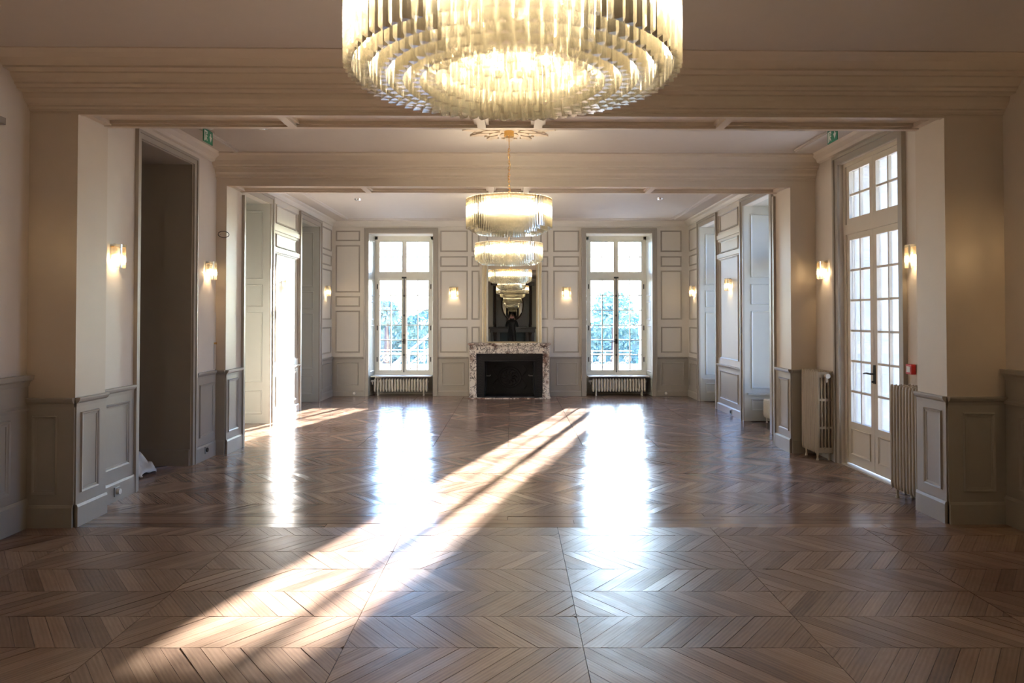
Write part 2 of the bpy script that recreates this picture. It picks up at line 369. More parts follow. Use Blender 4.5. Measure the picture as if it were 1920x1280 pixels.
def keyf(b):
    cx = sum(p[0] for p in b[0])/len(b[0]); cy_ = sum(p[1] for p in b[0])/len(b[0])
    vis = abs(cx) < cy_*.74+.05 and cy_ > 3.0
    return (0 if vis else 1, cy_)
order = sorted(boards, key=keyf)
for b in order[:300]:
    o = bpy.data.objects.new('floor_board', board_mesh('floor_board', [b], 'woodfront' if keyf(b)[1] < 5.44 else 'wood')); COL.objects.link(o); o.parent = floor
for sel, wm in (([b for b in order[300:] if keyf(b)[1] < 5.44], 'woodfront'), ([b for b in order[300:] if keyf(b)[1] >= 5.44], 'wood')):
    o = bpy.data.objects.new('floor_boards', board_mesh('floor_boards', sel, wm)); COL.objects.link(o); o.parent = floor; o['kind'] = 'stuff'
pl_ = board_mesh('back_floor_boards', [([(-4+.5*i, -5.5), (-3.503+.5*i, -5.5), (-3.503+.5*i, 2.55), (-4+.5*i, 2.55)], 0, .5) for i in range(16)], 'woodfront')
o = bpy.data.objects.new('back_floor_boards', pl_); COL.objects.link(o); o.parent = floor; o['kind'] = 'stuff'

# ------------------------------------------------------------------ ceilings
c = MB(); c.box(-4.4, 4.5, YS, 5.6, ZC, ZC+.15); c.box(-6, 4.5, 5.6, 8.6, ZC, ZC+.15); c.box(-4.5, 4.5, 8.6, 15.0, ZF, ZF+.15)
ceiling = struct(c.build('ceiling', 'ceiling'))
for (x0, x1, y0, y1) in ((-3.35, 3.25, 9.1, 14.15),):
    for k in (0, .06):
        m_ = MB()
        V = []
        for t, hh in ((0, 0), (.1, 1), (.6, .7), (1, 0)):
            i = t*.035+k; V += [(x0+i, y0+i, ZF-hh*.02), (x1-i, y0+i, ZF-hh*.02), (x1-i, y1-i, ZF-hh*.02), (x0+i, y1-i, ZF-hh*.02)]
        m_.add(V, [(a*4+t, a*4+(t+1) % 4, a*4+4+(t+1) % 4, a*4+4+t) for a in range(3) for t in range(4)]); m_.build('ceiling_moulding', 'ceiling', ceiling)
for X_ in (-3.13, 3.22):
    m_ = MB().box(X_-.03, X_+.03, 5.9, 8.0, ZC-.02, ZC); m_.box(X_-.018, X_+.018, 5.9, 8.0, ZC-.032, ZC-.02); m_.build('ceiling_moulding', 'ceiling', ceiling)

# ------------------------------------------------------------------ arches (piers + beam)
def shear(objs, y_ref, k=.1):
    for o in objs:
        for v in o.data.vertices: v.co.y += (v.co.x+3.7)/7.3*k
        for c_ in o.children: shear([c_], y_ref, k)
def arch(name, y0, y1, xl0, xl1, xr0, xr1, zb, ztop, dadoz, prof, divs):
    b = MB(); b.box(xl0, xl1, y0, y1, 0, ztop); b.box(xr0, xr1, y0, y1, 0, ztop); b.box(xl1, xr0, y0, y1, zb+.045, ztop)
    b.box(xl1, xr0, y0, y0+.055, zb, zb+.045); b.box(xl1, xr0, y1-.055, y1, zb, zb+.045)
    w = struct(b.build(name, 'beam'))
    # soffit edge beads and cross dividers
    s = MB(); s.box(xl1, xr0, y0+.055, y0+.08, zb+.02, zb+.045); s.box(xl1, xr0, y1-.08, y1-.055, zb+.02, zb+.045); s.build('soffit_bead', 'beam', w)
    for x in divs:
        s = MB().box(x-.035, x+.035, y0+.055, y1-.055, zb, zb+.045); s.box(x-.06, x+.06, y0+.055, y1-.055, zb+.02, zb+.045); s.build('soffit_divider', 'beam', w)
    for x in (xl1+.03, xr0-.03):
        s = MB().box(x-.03, x+.03, y0+.055, y1-.055, zb+.01, zb+.045); s.build('soffit_divider', 'beam', w)
    # stepped cornice on the near face
    run('Y', y0, xl0, xr1, prof).build('cornice', 'beam', w)
    # dado around the piers
    hw = (xl0+xl1)/2
    wainscot(w, 'Y', y0, xl0, xl1+.0, dadoz, [(xl0+.075, xl1-.125, .25, .85)] if y0 < 6 else [])
    wainscot(w, 'Y', y0, xr0, xr1, dadoz, [(xr0+.115, xr1-.1, .25, .86)] if y0 < 6 else [])
    wainscot(w, 'L', xl1, y0, y1, dadoz, [(y0+.05, y1-.11, .25, .87)])
    wainscot(w, 'R', xr0, y0, y1, dadoz, [(y0+.05, y1-.11, .25, .87)])
    return w
P1 = [(0, 3.19), (.012, 3.19), (.012, 3.205), (.03, 3.215), (.03, 3.228), (.05, 3.24), (.075, 3.27), (.085, 3.30), (.085, 3.312), (.15, 3.318), (.15, 3.33), (.175, 3.345), (.175, 3.36), (.20, 3.38), (.225, 3.41), (.225, 3.42), (.30, 3.426), (.30, 3.44), (.325, 3.452), (.37, 3.475), (.43, 3.49), (.50, 3.493), (.50, 3.5), (0, 3.5)]
P2 = [(0, 3.22), (.012, 3.22), (.012, 3.24), (.03, 3.25), (.03, 3.275), (.05, 3.30), (.055, 3.34), (.10, 3.345), (.10, 3.36), (.12, 3.375), (.13, 3.42), (.17, 3.47), (.22, 3.485), (.22, 3.5), (0, 3.5)]
wa1 = arch('wall_front_arch', 5.44, 5.84, -3.74, -3.35, 3.385, 3.85, 3.165, 3.55, .985, P1, (-1.81, -.255, .21, 1.72))
shear([wa1], 0, .1)
wa2 = arch('wall_far_arch', 8.31, 8.78, -3.72, -3.36, 3.30, 3.72, 3.145, 3.6, .985, P2, (-1.78, -.265, .165, 1.68))
for (x0, x1) in ((-3.72, -3.325), (3.27, 3.72)):
    MB().box(x0, x1, 8.78, 8.83, 0, 3.12).build('rear_casing', 'greymould', wa2)
shear([wa2], 0, .1)

# ------------------------------------------------------------------ side walls
# front room (nearest the camera)
wl = MB(); pbox(wl, 'L', -3.72, YS, 5.5, 0, 3.6, -.3, 0); w = struct(wl.build('wall_left_front', 'cream'))
def high_wainscot(parent, pl, pos, a0, a1, zt, pans):
    s = MB(); pbox(s, pl, pos, a0, a1, 0, zt-.03, 0, .015); s.build('dado_lining', 'grey', parent)
    run(pl, pos, a0, a1, [(0, zt-.09), (.02, zt-.085), (.03, zt-.05), (.055, zt-.035), (.06, zt), (0, zt)]).build('dado_rail', 'grey', parent)
    run(pl, pos, a0, a1, [(0, zt-.27), (.028, zt-.27), (.034, zt-.25), (.02, zt-.235), (0, zt-.235)]).build('frieze_moulding', 'grey', parent)
    run(pl, pos, a0, a1, [(0, 0), (.035, 0), (.035, .2), (.022, .22), (0, .22)]).build('baseboard', 'grey', parent)
    for p0, p1 in pans: panel(parent, pl, pos, p0, p1, .29, .84, 'grey', .04, .016, .015)
high_wainscot(w, 'L', -3.72, -5.5, 5.44, 1.16, [(4.35, 5.24), (3.1, 4.15), (1.9, 2.9)])
o = MB().box(-3.72, -3.66, 3.9, 5.10, 2.99, 3.04); o.box(-3.72, -3.68, 3.95, 5.05, 2.93, 2.99); o.build('head_casing', 'taupe', w)
wr = MB(); pbox(wr, 'R', 3.85, YS, 5.6, 0, 3.6, -.45, 0); w = struct(wr.build('wall_right_front', 'cream'))
high_wainscot(w, 'R', 3.85, -5.5, 5.53, 1.2, [(4.45, 5.38), (3.3, 4.25)])
wb = MB(); wb.box(-4.1, 4.4, YS-.3, YS, 0, 3.6); wback = struct(wb.build('wall_back', 'cream'))
high_wainscot(wback, 'B', YS, -3.72, -1.3, 1.16, []); high_wainscot(wback, 'B', YS, 1.3, 3.85, 1.16, [])
# middle room left
OP = (6.59, 7.70, 0, 3.27)
wl = MB(); holed('L', -3.48, 5.8, 8.4, 0, 3.55, [OP], .3, wl); w = struct(wl.build('wall_left_middle', 'cream'))
wainscot(w, 'L', -3.48, 5.83, OP[0]-.07, .985, [(5.93, 6.43, .28, .85)])
wainscot(w, 'L', -3.48, OP[1]+.09, 8.33, .985, [(7.87, 8.25, .26, .85)])
casing(w, 'L', -3.48, OP[0], OP[1], OP[3], .075, 'greymould')
run('L', -3.48, 5.84, 8.35, [(0, 3.40), (.03, 3.41), (.05, 3.44), (.10, 3.47), (.12, 3.5), (0, 3.5)]).build('cornice', 'cream', w)
o = MB(); pbox(o, 'L', -3.48, 7.81, 8.33, 1.0, 1.665, 0, .007); o.build('access_panel', 'cream', w)
o = MB().tube([(-3.473, 8.26, 1.30), (-3.445, 8.26, 1.30)], [.008, .014], 10); o.build('access_panel_knob', 'gold', w)
o = MB(); o.box(-3.473, -3.471, 8.258, 8.262, 1.0, 1.29); o.build('cable', 'dark', w)
# passage behind the opening
pa = MB(); pa.box(-5.6, -3.78, OP[1], OP[1]+.2, 0, 3.3); pa.box(-5.6, -3.78, OP[0]-.2, OP[0], 0, 3.3); pa.box(-5.8, -5.6, 6.3, 8, 0, 3.3); pa.box(-5.6, -3.78, 6.3, 8.0, OP[3], OP[3]+.15)
pa.box(-3.79, -3.485, OP[1]-.008, OP[1]+.002, 0, OP[3]); pa.box(-3.79, -3.485, OP[0]-.002, OP[0]+.008, 0, OP[3]); pa.box(-3.79, -3.485, OP[0], OP[1], OP[3]-.008, OP[3]+.002)
w = struct(pa.build('wall_passage', 'taupe'))
run('Y', OP[1]-.008, -5.6, -3.49, [(0, 0), (.02, 0), (.02, .16), (.012, .175), (0, .175)]).build('baseboard', 'taupe', w)
# middle room right with door
DO = (6.57, 7.79, 0, 3.28)
wr = MB(); holed('R', 3.60, 5.8, 8.5, 0, 3.55, [DO], .75, wr); w = struct(wr.build('wall_right_middle', 'cream'))
wainscot(w, 'R', 3.60, 5.9, DO[0]-.1, .985, []); wainscot(w, 'R', 3.60, DO[1]+.11, 8.41, .985, [])
casing(w, 'R', 3.60, DO[0], DO[1], DO[3], .10, 'greymould', .04)
run('R', 3.60, 5.94, 8.45, [(0, 3.40), (.03, 3.41), (.05, 3.44), (.10, 3.47), (.12, 3.5), (0, 3.5)]).build('cornice', 'cream', w)

# ------------------------------------------------------------------ joinery: glazed leaf
def leaf(parent, pl, pos, a0, a1, z0, z1, cols, rows, st=.07, bot=None, mw=.02, m='white', t=.045, gz0=None, name='sash'):
    g0 = gz0 if gz0 is not None else z0+(bot or st); A0, A1, Z1 = a0+st, a1-st, z1-st
    mb = MB()
    pbox(mb, pl, pos, a0, A0, z0, z1, 0, t); pbox(mb, pl, pos, A1, a1, z0, z1, 0, t)
    pbox(mb, pl, pos, A0, A1, z0, g0, 0, t); pbox(mb, pl, pos, A0, A1, Z1, z1, 0, t)
    for i in range(1, cols):
        x = A0+(A1-A0)*i/cols; pbox(mb, pl, pos, x-mw/2, x+mw/2, g0, Z1, .008, t-.006)
    for k in range(1, rows):
        z = g0+(Z1-g0)*k/rows; pbox(mb, pl, pos, A0, A1, z-mw/2, z+mw/2, .01, t-.008)
    s = mb.build(name, m, parent)
    if pl in 'LR': dA = (A1-A0)/cols
    for i in range(cols):
        for k in range(rows):
            q = MB(); x0 = A0+(A1-A0)*i/cols; x1 = A0+(A1-A0)*(i+1)/cols; za = g0+(Z1-g0)*k/rows; zb = g0+(Z1-g0)*(k+1)/rows
            e = mw/2-.001
            pbox(q, pl, pos, x0+(e if i else 0), x1-(e if i < cols-1 else 0), za+(e if k else 0), zb-(e if k < rows-1 else 0), .018, .022); q.build('pane', 'glass', s)
    return s
def cremone(parent, pl, pos, a, z0, z1, zh, d, side=-1):
    mb = MB()
    mb.tube([pm(pl, pos, a, z0+.02, d+.012), pm(pl, pos, a, z1-.02, d+.012)], .009, 8)
    for z in (z0, z1-.05): pbox(mb, pl, pos, a-.05, a+.05, z, z+.035, d, d+.025)
    for k in range(1, 5):
        z = z0+(z1-z0)*k/5; pbox(mb, pl, pos, a-.016, a+.016, z-.02, z+.02, d, d+.02)
    b = mb.build('cremone_bolt', 'dark', parent)
    h = MB(); pbox(h, pl, pos, a-.022, a+.022, zh-.05, zh+.05, d, d+.03)
    h.tube([pm(pl, pos, a, zh, d+.03), pm(pl, pos, a, zh, d+.06), pm(pl, pos, a+side*.05, zh-.006, d+.065), pm(pl, pos, a+side*.12, zh-.018, d+.06), pm(pl, pos, a+side*.15, zh-.012, d+.06)], [.008, .008, .008, .012, .006], 8)
    h.build('handle', 'dark', b)

# door on the right
d1 = MB(); pl = 'R'; pos = 3.70
pbox(d1, pl, pos, DO[0], DO[0]+.05, 0, DO[3], -.03, .06); pbox(d1, pl, pos, DO[1]-.05, DO[1], 0, DO[3], -.03, .06); pbox(d1, pl, pos, DO[0]+.05, DO[1]-.05, 3.24, 3.28, -.03, .06)
pbox(d1, pl, pos, DO[0]+.05, DO[1]-.05, 2.50, 2.61, -.03, .06); d1.box(3.60, 4.35, DO[0], DO[1], -.012, .012)
door = struct(d1.build('door_1', 'doorpaint'))
rv = MB().box(3.76, 4.5, DO[1]-.012, DO[1]+.0, .012, DO[3]); rv.box(3.76, 4.5, DO[0], DO[0]+.012, .012, DO[3]); rv.box(3.76, 4.5, DO[0], DO[1], DO[3]-.012, DO[3]); rv.build('reveal_lining', 'reveal', door); door['label'] = 'cream glazed double door with transom light'
mid = 7.18
for (a0, a1) in ((DO[0]+.05, mid-.002), (mid+.002, DO[1]-.05)):
    leaf(door, pl, pos, a0, a1, 2.61, 3.24, 2, 2, .06, mw=.022, m='doorpaint', name='transom_sash')
    s = leaf(door, pl, pos, a0, a1, .03, 2.50, 2, 6, .065, mw=.022, m='doorpaint', gz0=.48, name='door_leaf')
    moulding_ring(pl, pos, a0+.075, a1-.075, .13, .41, .022, .012, .045).build('panel_moulding', 'doorpaint', s)
h = MB(); pbox(h, pl, pos, mid-.03, mid+.005, .93, 1.12, .045, .055)
h.tube([pm(pl, pos, mid-.012, 1.03, .055), pm(pl, pos, mid-.012, 1.03, .10), pm(pl, pos, mid+.04, 1.035, .105), pm(pl, pos, mid+.11, 1.025, .10)], [.009, .009, .009, .006], 8)
h.tube([pm(pl, pos, mid-.012, .95, .055), pm(pl, pos, mid-.012, .95, .075)], .011, 8); h.build('handle', 'dark', door)

# ------------------------------------------------------------------ far room
WIN = [(-2.94, -1.624), (1.505, 2.856)]
holes = [(a, b, 0.0, 3.33) for a, b in WIN]+[(-.60, .48, 0, .80)]
wf = MB(); holed('Y', YF, -4.3, 4.2, 0, 3.7, holes, .45, wf); wfar = struct(wf.build('wall_far', 'panelling'))
ROWS = [(2.94, 3.38), (2.635, 2.853), (1.556, 2.56), (.88, 1.41)]
for a0, a1 in ((-1.482, -.916), (.834, 1.363)):
    for r in ROWS: panel(wfar, 'Y', YF, a0, a1, *r)
for a0, a1 in ((-.84, -.676), (.567, .73)):
    for r in ROWS: panel(wfar, 'Y', YF, a0, a1, *r)
panel(wfar, 'Y', YF, -.534, .403, 2.96, 3.38)
for r in ROWS: panel(wfar, 'Y', YF, 3.03, 3.46, *r)
for r in ((3.16, 3.377), (2.11, 3.08), (1.818, 2.036), (.88, 1.74)): panel(wfar, 'Y', YF, -3.62, -3.12, *r)
for a0, a1, p0, p1 in ((-3.70, -3.03, -3.59, -3.14), (-1.537, -.90, -1.444, -.984), (.77, 1.405, .894, 1.33), (2.945, 3.6, 3.035, 3.50)):
    wainscot(wfar, 'Y', YF, a0, a1, .80, [(p0, p1, .215, .684)], .11)
run('Y', YF, -3.7, 3.6, [(0, 3.46), (.02, 3.465), (.03, 3.50), (.05, 3.53), (.09, 3.55), (.10, 3.57), (0, 3.57)]).build('cornice', 'panelling', wfar)
for a, b in WIN: casing(wfar, 'Y', YF, a, b, 3.33, .095, 'grey', .04)
def window_far(name, a, b, railside):
    yw = 14.95
    mb = MB(); A, B = a+.045, b-.045
    # splayed embrasure linings
    for s_, x0, x1 in ((1, a, A), (-1, b, B)):
        mb.add([(x0, YF, 0), (x1, yw, 0), (x1, yw, 3.33), (x0, YF, 3.33)], [(0, 1, 2, 3)])
    w = struct(MB().box(A, B, yw, yw+.03, .36, .42).box(A, B, YF+.02, yw, .385, .40).build(name, 'white'))
    e = mb.build('embrasure_lining', 'shutter', w)
    for s_ in (1, -1):
        x0, x1 = (a, A) if s_ > 0 else (b, B)
        for (z0, z1) in ((.06, .36), (.46, 1.45), (1.53, 1.95), (2.03, 3.22)):
            p = MB(); q = lambda t, z, d: (x0+(x1-x0)*t+s_*d, YF+.07+(yw-YF-.14)*t, z)
            V = []
            for i, hh in ((0, 0), (.06, .010), (.12, 0)):
                V += [q(i, z0+i*.4, hh+.001), q(1-i, z0+i*.4, hh+.001), q(1-i, z1-i*.4, hh+.001), q(i, z1-i*.4, hh+.001)]
            p.add(V, [(k*4+t, k*4+(t+1) % 4, k*4+4+(t+1) % 4, k*4+4+t) for k in range(2) for t in range(4)]); p.build('shutter_panel', 'shutter', w)
    MB().box(a, b, YF+.001, yw, 3.31, 3.36).build('embrasure_soffit', 'white', w)
    MB().box(A, B, yw+.02, yw+.05, 0, .37).build('apron', 'grey', w)
    f = MB(); f.box(A, A+.05, yw-.03, yw+.06, .40, 3.30); f.box(B-.05, B, yw-.03, yw+.06, .40, 3.30); f.box(A, B, yw-.03, yw+.06, 3.24, 3.33); f.box(A, B, yw-.04, yw+.06, 2.43, 2.515); f.box(A, B, yw-.05, yw+.08, .395, .45)
    f.build('window_frame', 'white', w)
    m_ = (A+B)/2
    for x0, x1 in ((A+.05, m_-.001), (m_+.001, B-.05)):
        leaf(w, 'Y', yw+.03, x0, x1, 2.515, 3.24, 2, 2, .05, mw=.018)
        s = leaf(w, 'Y', yw+.03, x0, x1, .45, 2.43, 2, 6, .052, mw=.02)
    for z in (.72, 1.38, 2.25):
        for x in (A+.05, B-.05): MB().tube([(x, yw-.025, z-.05), (x, yw-.025, z+.05)], .011, 6).build('hinge', 'dark', w)
    cremone(w, 'Y', yw+.03, m_, .40, 2.47, 1.10, .047)
    return w
w1 = window_far('window_1', *WIN[0], 0); w2 = window_far('window_2', *WIN[1], 0)
# side walls of the far room
def sidewall(name, pl, pos, niches, pier, holes_depth):
    mb = MB(); holed(pl, pos, 8.7, 14.5, 0, 3.7, [(a, b, 0, 3.33) for a, b in niches], .12, mb)
    w = struct(mb.build(name, 'panelling'))
    for a, b in niches: casing(w, pl, pos, a, b, 3.33, .115, 'greymould', .04)
    a0, a1 = pier
    for q0, q1 in ((a0+.16, a1-.16),):
        for r in ((3.07, 3.37), (2.70, 2.91), (.90, 2.60)): panel(w, pl, pos, q0, q1, *r)
    for q0, q1 in ((a0+.03, a0+.09), (a1-.09, a1-.03)):
        for r in ((3.07, 3.37), (2.70, 2.91), (.90, 2.60)): panel(w, pl, pos, q0, q1, *r, w=.014)
    for z in (2.99, 2.655): run(pl, pos, a0+.0, a1, [(0, z-.04), (.018, z-.035), (.022, z+.035), (0, z+.04)]).build('rail_moulding', 'panelling', w)
    wainscot(w, pl, pos, a0, a1, .80, [(a0+.16, a1-.16, .215, .69)], .13)
    wainscot(w, pl, pos, niches[1][1]+.115, 14.5, .80, [(niches[1][1]+.22, 14.4, .215, .69)], .13)
    q0, q1 = niches[1][1]+.2, 14.4
    for r in ROWS: panel(w, pl, pos, q0, q1, *r)
    run(pl, pos, 8.85, 14.5, [(0, 3.46), (.02, 3.465), (.03, 3.50), (.05, 3.53), (.09, 3.55), (.10, 3.57), (0, 3.57)]).build('cornice', 'panelling', w)
    return w
NL = [(9.60, 10.76), (12.34, 13.50)]; NR = [(9.88, 11.01), (12.54, 13.60)]
wl = sidewall('wall_left', 'L', -3.69, NL, (10.875, 12.225), .5)
wr = sidewall('wall_right', 'R', 3.60, NR, (11.125, 12.425), .5)
def niche(w, pl, pos, a, b, depth, rows, m, sill=None):
    s = 1 if pl == 'L' else -1
    def X(d): return pos-s*d
    lin = MB(); lin.box(X(.12), X(depth), b, b+.05, 0, 3.33); lin.box(X(0), X(.12), b-.001, b, 0, 3.33); lin.box(X(.12), X(depth), a-.05, a, 0, 3.33); lin.box(X(.12), X(depth), a-.05, b+.05, 3.33, 3.40)
    lin.build('niche_lining', m, w)
    for z0, z1 in rows:
        x0, x1 = X(.10), X(depth-.06); 
        if x0 > x1: x0, x1 = x1, x0
        moulding_ring('Y', b, x0, x1, z0, z1, .035, .014).build('shutter_panel', m, w)
        moulding_ring('B', a, x0, x1, z0, z1, .035, .014).build('shutter_panel', m, w)
    if sill:
        r = MB(); x0, x1 = sorted((X(.04), X(depth))); r.box(x0, x1, b-.025, b, sill-.02, sill+.015); r.build('sill_moulding', m, w)
for a, b in NL:
    niche(wl, 'L', -3.69, a, b, .55, ((.14, .50), (.62, 1.68), (1.76, 2.10), (2.18, 3.22)), 'shutter')
    dd = MB(); dd.box(-4.30, -4.24, a-.05, b+.05, 0, 3.4); dr = struct(dd.build('door_3', 'shutter'))
    for z0, z1 in ((.15, .75), (.9, 2.1), (2.25, 3.2)):
        for q0, q1 in ((a+.06, (a+b)/2-.05), ((a+b)/2+.05, b-.06)): moulding_ring('L', -4.24, q0, q1, z0, z1, .035, .014).build('panel_moulding', 'shutter', dr)
n = 3
for a, b in NR:
    niche(wr, 'R', 3.60, a, b, .55, ((.16, .34), (.50, 1.70), (1.80, 2.12), (2.22, 3.20)), 'shutter', .42)
    wd = MB(); yw = 4.17
    pbox(wd, 'R', yw, a, a+.05, .4, 3.33, -.03, .05); pbox(wd, 'R', yw, b-.05, b, .4, 3.33, -.03, .05); pbox(wd, 'R', yw, a, b, 3.27, 3.4, -.03, .05); pbox(wd, 'R', yw, a-.05, b+.05, 0, .45, -.03, .03); pbox(wd, 'R', yw, a, b, 2.43, 2.51, -.03, .05)
    wd.box(4.2, 4.55, a-.25, a, 0, 3.7); wd.box(4.2, 4.55, b, b+.25, 0, 3.7)
    ww = struct(wd.build('window_%d' % n, 'white')); n += 1; m_ = (a+b)/2
    for x0, x1 in ((a+.05, m_-.001), (m_+.001, b-.05)):
        leaf(ww, 'R', yw+.0, x0, x1, 2.51, 3.27, 2, 2, .05, mw=.014); leaf(ww, 'R', yw, x0, x1, .45, 2.43, 2, 6, .052, mw=.014)
    cremone(ww, 'R', yw, m_, .45, 2.47, 1.1, .045)
# outer shell so that daylight only enters through the openings
sh = MB(); sh.box(-4.6, -4.3, 8.3, 15.0, 0, 3.8); sh.box(4.2, 4.5, 8.4, 9.63, 0, 3.8); sh.box(4.2, 4.5, 11.26, 12.29, 0, 3.8); sh.box(4.2, 4.5, 13.85, 15.0, 0, 3.8)
sh.box(4.2, 4.5, 8.4, 15.0, 3.4, 3.9); sh.box(4.2, 4.5, 8.4, 15.0, -.3, .02)
for x0, x1 in ((-4.6, -2.98), (-1.59, -.7), (-.7, .6), (.6, 1.47), (2.89, 4.5)): sh.box(x0, x1, 14.95, 15.2, -.3, 3.8)
sh.box(-4.6, 4.5, 14.95, 15.2, 3.36, 3.9); sh.box(-4.6, 4.5, 14.98, 15.2, -.3, .36)
sh.box(-6.2, -3.78, 5.3, 6.39, 0, 3.8); sh.box(-6.2, -3.78, 7.9, 8.6, 0, 3.8); sh.box(-4.35, 4.3, 8.5, 8.75, 3.6, 3.95); sh.box(4.15, 4.5, 5.4, 6.5, -.3, 3.8); sh.box(4.15, 4.5, 7.86, 8.6, -.3, 3.8)
struct(sh.build('wall_outer_shell', 'stone'))

# ------------------------------------------------------------------ radiators
def rad_section_tall(h, d, ncol, pitch, webs):
    mb = MB(); zf = .08; cw = d/ncol; n = 10
    for i in range(ncol):
        y = -d/2+cw*(i+.5); e = i in (0, ncol-1); rx, ry = (pitch*.40, cw*.46) if e else (pitch*.34, cw*.30)
        L = [(zf, .5), (zf+.02, .85), (zf+.05, 1), (h-.05, 1), (h-.02, .85), (h, .45)]
        vs = [(rx*k*math.cos(t*2*PI/n), y+ry*k*math.sin(t*2*PI/n), z) for z, k in L for t in range(n)]
        mb.add(vs, [(a*n+t, a*n+(t+1) % n, (a+1)*n+(t+1) % n, (a+1)*n+t) for a in range(len(L)-1) for t in range(n)]+[tuple(range(n-1, -1, -1)), tuple(range((len(L)-1)*n, len(L)*n))])
    for z0, z1 in [(zf+.01, zf+.07), (h-.07, h-.012)]+[(z-.014, z+.014) for z in webs]:
        mb.box(-pitch*.30, pitch*.30, -d/2+cw*.4, d/2-cw*.4, z0, z1)
    for z in (zf+.05, h-.05): mb.tube([(-pitch*.5, 0, z), (pitch*.5, 0, z)], .02, 8)
    return mb
def rad_section(h, d, ncol, pitch, webs):
    mb = MB(); zf = .08; rr = pitch*.30; cw = d/ncol
    for i in range(ncol):
        y = -d/2+cw*(i+.5); ry = cw*.33
        n = 8; ring = [(rr*math.cos(t*2*PI/n), ry*math.sin(t*2*PI/n)) for t in range(n)]
        vs = [(a, y+b, z) for z in (zf+.03, h-.03) for a, b in ring]
        mb.add(vs, [(t, (t+1) % n, n+(t+1) % n, n+t) for t in range(n)])
    for z0, z1 in [(zf, zf+.06), (h-.06, h)]+[(z-.015, z+.015) for z in webs]:
        n = 10; poly = []
        zc_, hz, hy = (z0+z1)/2, (z1-z0)/2, d/2
        rad = min(hz, .03)
        for cy_, cz_, a0 in ((hy-rad, zc_+hz-rad, 0), (-hy+rad, zc_+hz-rad, PI/2), (-hy+rad, zc_-hz+rad, PI), (hy-rad, zc_-hz+rad, 1.5*PI)):
            for k in range(3): a = a0+k*PI/4; poly.append((cy_+rad*math.cos(a), cz_+rad*math.sin(a)))
        mb.prism(poly, lambda a, b, dd: (dd, a, b), -pitch*.44, pitch*.44)
    return mb
def radiator(label, loc, rz, nsec, pitch, h, d, ncol, webs, m='radiator', group=None):
    r = thing('radiator', label, 'radiator', loc, rz, group)
    s0 = (rad_section_tall if True else rad_section)(h, d, ncol, pitch, webs).build('radiator_section', m, r, smooth=False)
    L = nsec*pitch; s0.location.x = -L/2+pitch/2
    for i in range(1, nsec):
        s = s0.copy(); COL.objects.link(s); s.location.x = -L/2+pitch*(i+.5)
    for x in (-L/2+pitch*1.5, L/2-pitch*1.5):
        for y_ in (-d*.33, d*.33): MB().tube([(x, y_, 0), (x, y_, .03), (x, y_, .1)], [.018, .01, .014], 8).build('foot', m, r)
    v = MB().tube([(-L/2-.005, 0, h-.05), (-L/2-.06, 0, h-.05)], [.02, .028], 10); v.tube([(-L/2-.03, 0, h-.06), (-L/2-.03, 0, h-.12)], .009, 8); v.build('valve', 'plastic', r)
    MB().tube([(L/2, 0, h-.06), (L/2+.015, 0, h-.06)], [.028, .018], 10).build('end_cap', m, r)
    return r
radiator('low pale cast-iron radiator under the far window beside the fireplace\'s left flank', (-2.29, 14.60, 0), 0, 19, .0585, .345, .14, 2, (), 'radiator2')
radiator('low pale cast-iron radiator under the far window on the fireplace\'s right side', (2.185, 14.60, 0), 0, 19, .0585, .345, .14, 2, (), 'radiator2')
radiator('tall slotted taupe radiator between the glazed door and the far pier', (3.49, 8.14, 0), PI/2, 9, .049, 1.0, .2, 5, (.37, .68))
radiator('tall taupe radiator half hidden behind the nearest right pier', (3.49, 6.14, 0), PI/2, 11, .049, 1.0, .2, 5, (.37, .68))
radiator('low radiator in the blue-lit niche next to the far pier', (3.93, 10.45, 0), PI/2, 16, .055, .36, .2, 3, (), 'radiator2')
radiator('low radiator in the blue-lit niche nearest the far right corner', (3.93, 13.07, 0), PI/2, 15, .055, .36, .2, 3, (), 'radiator2')

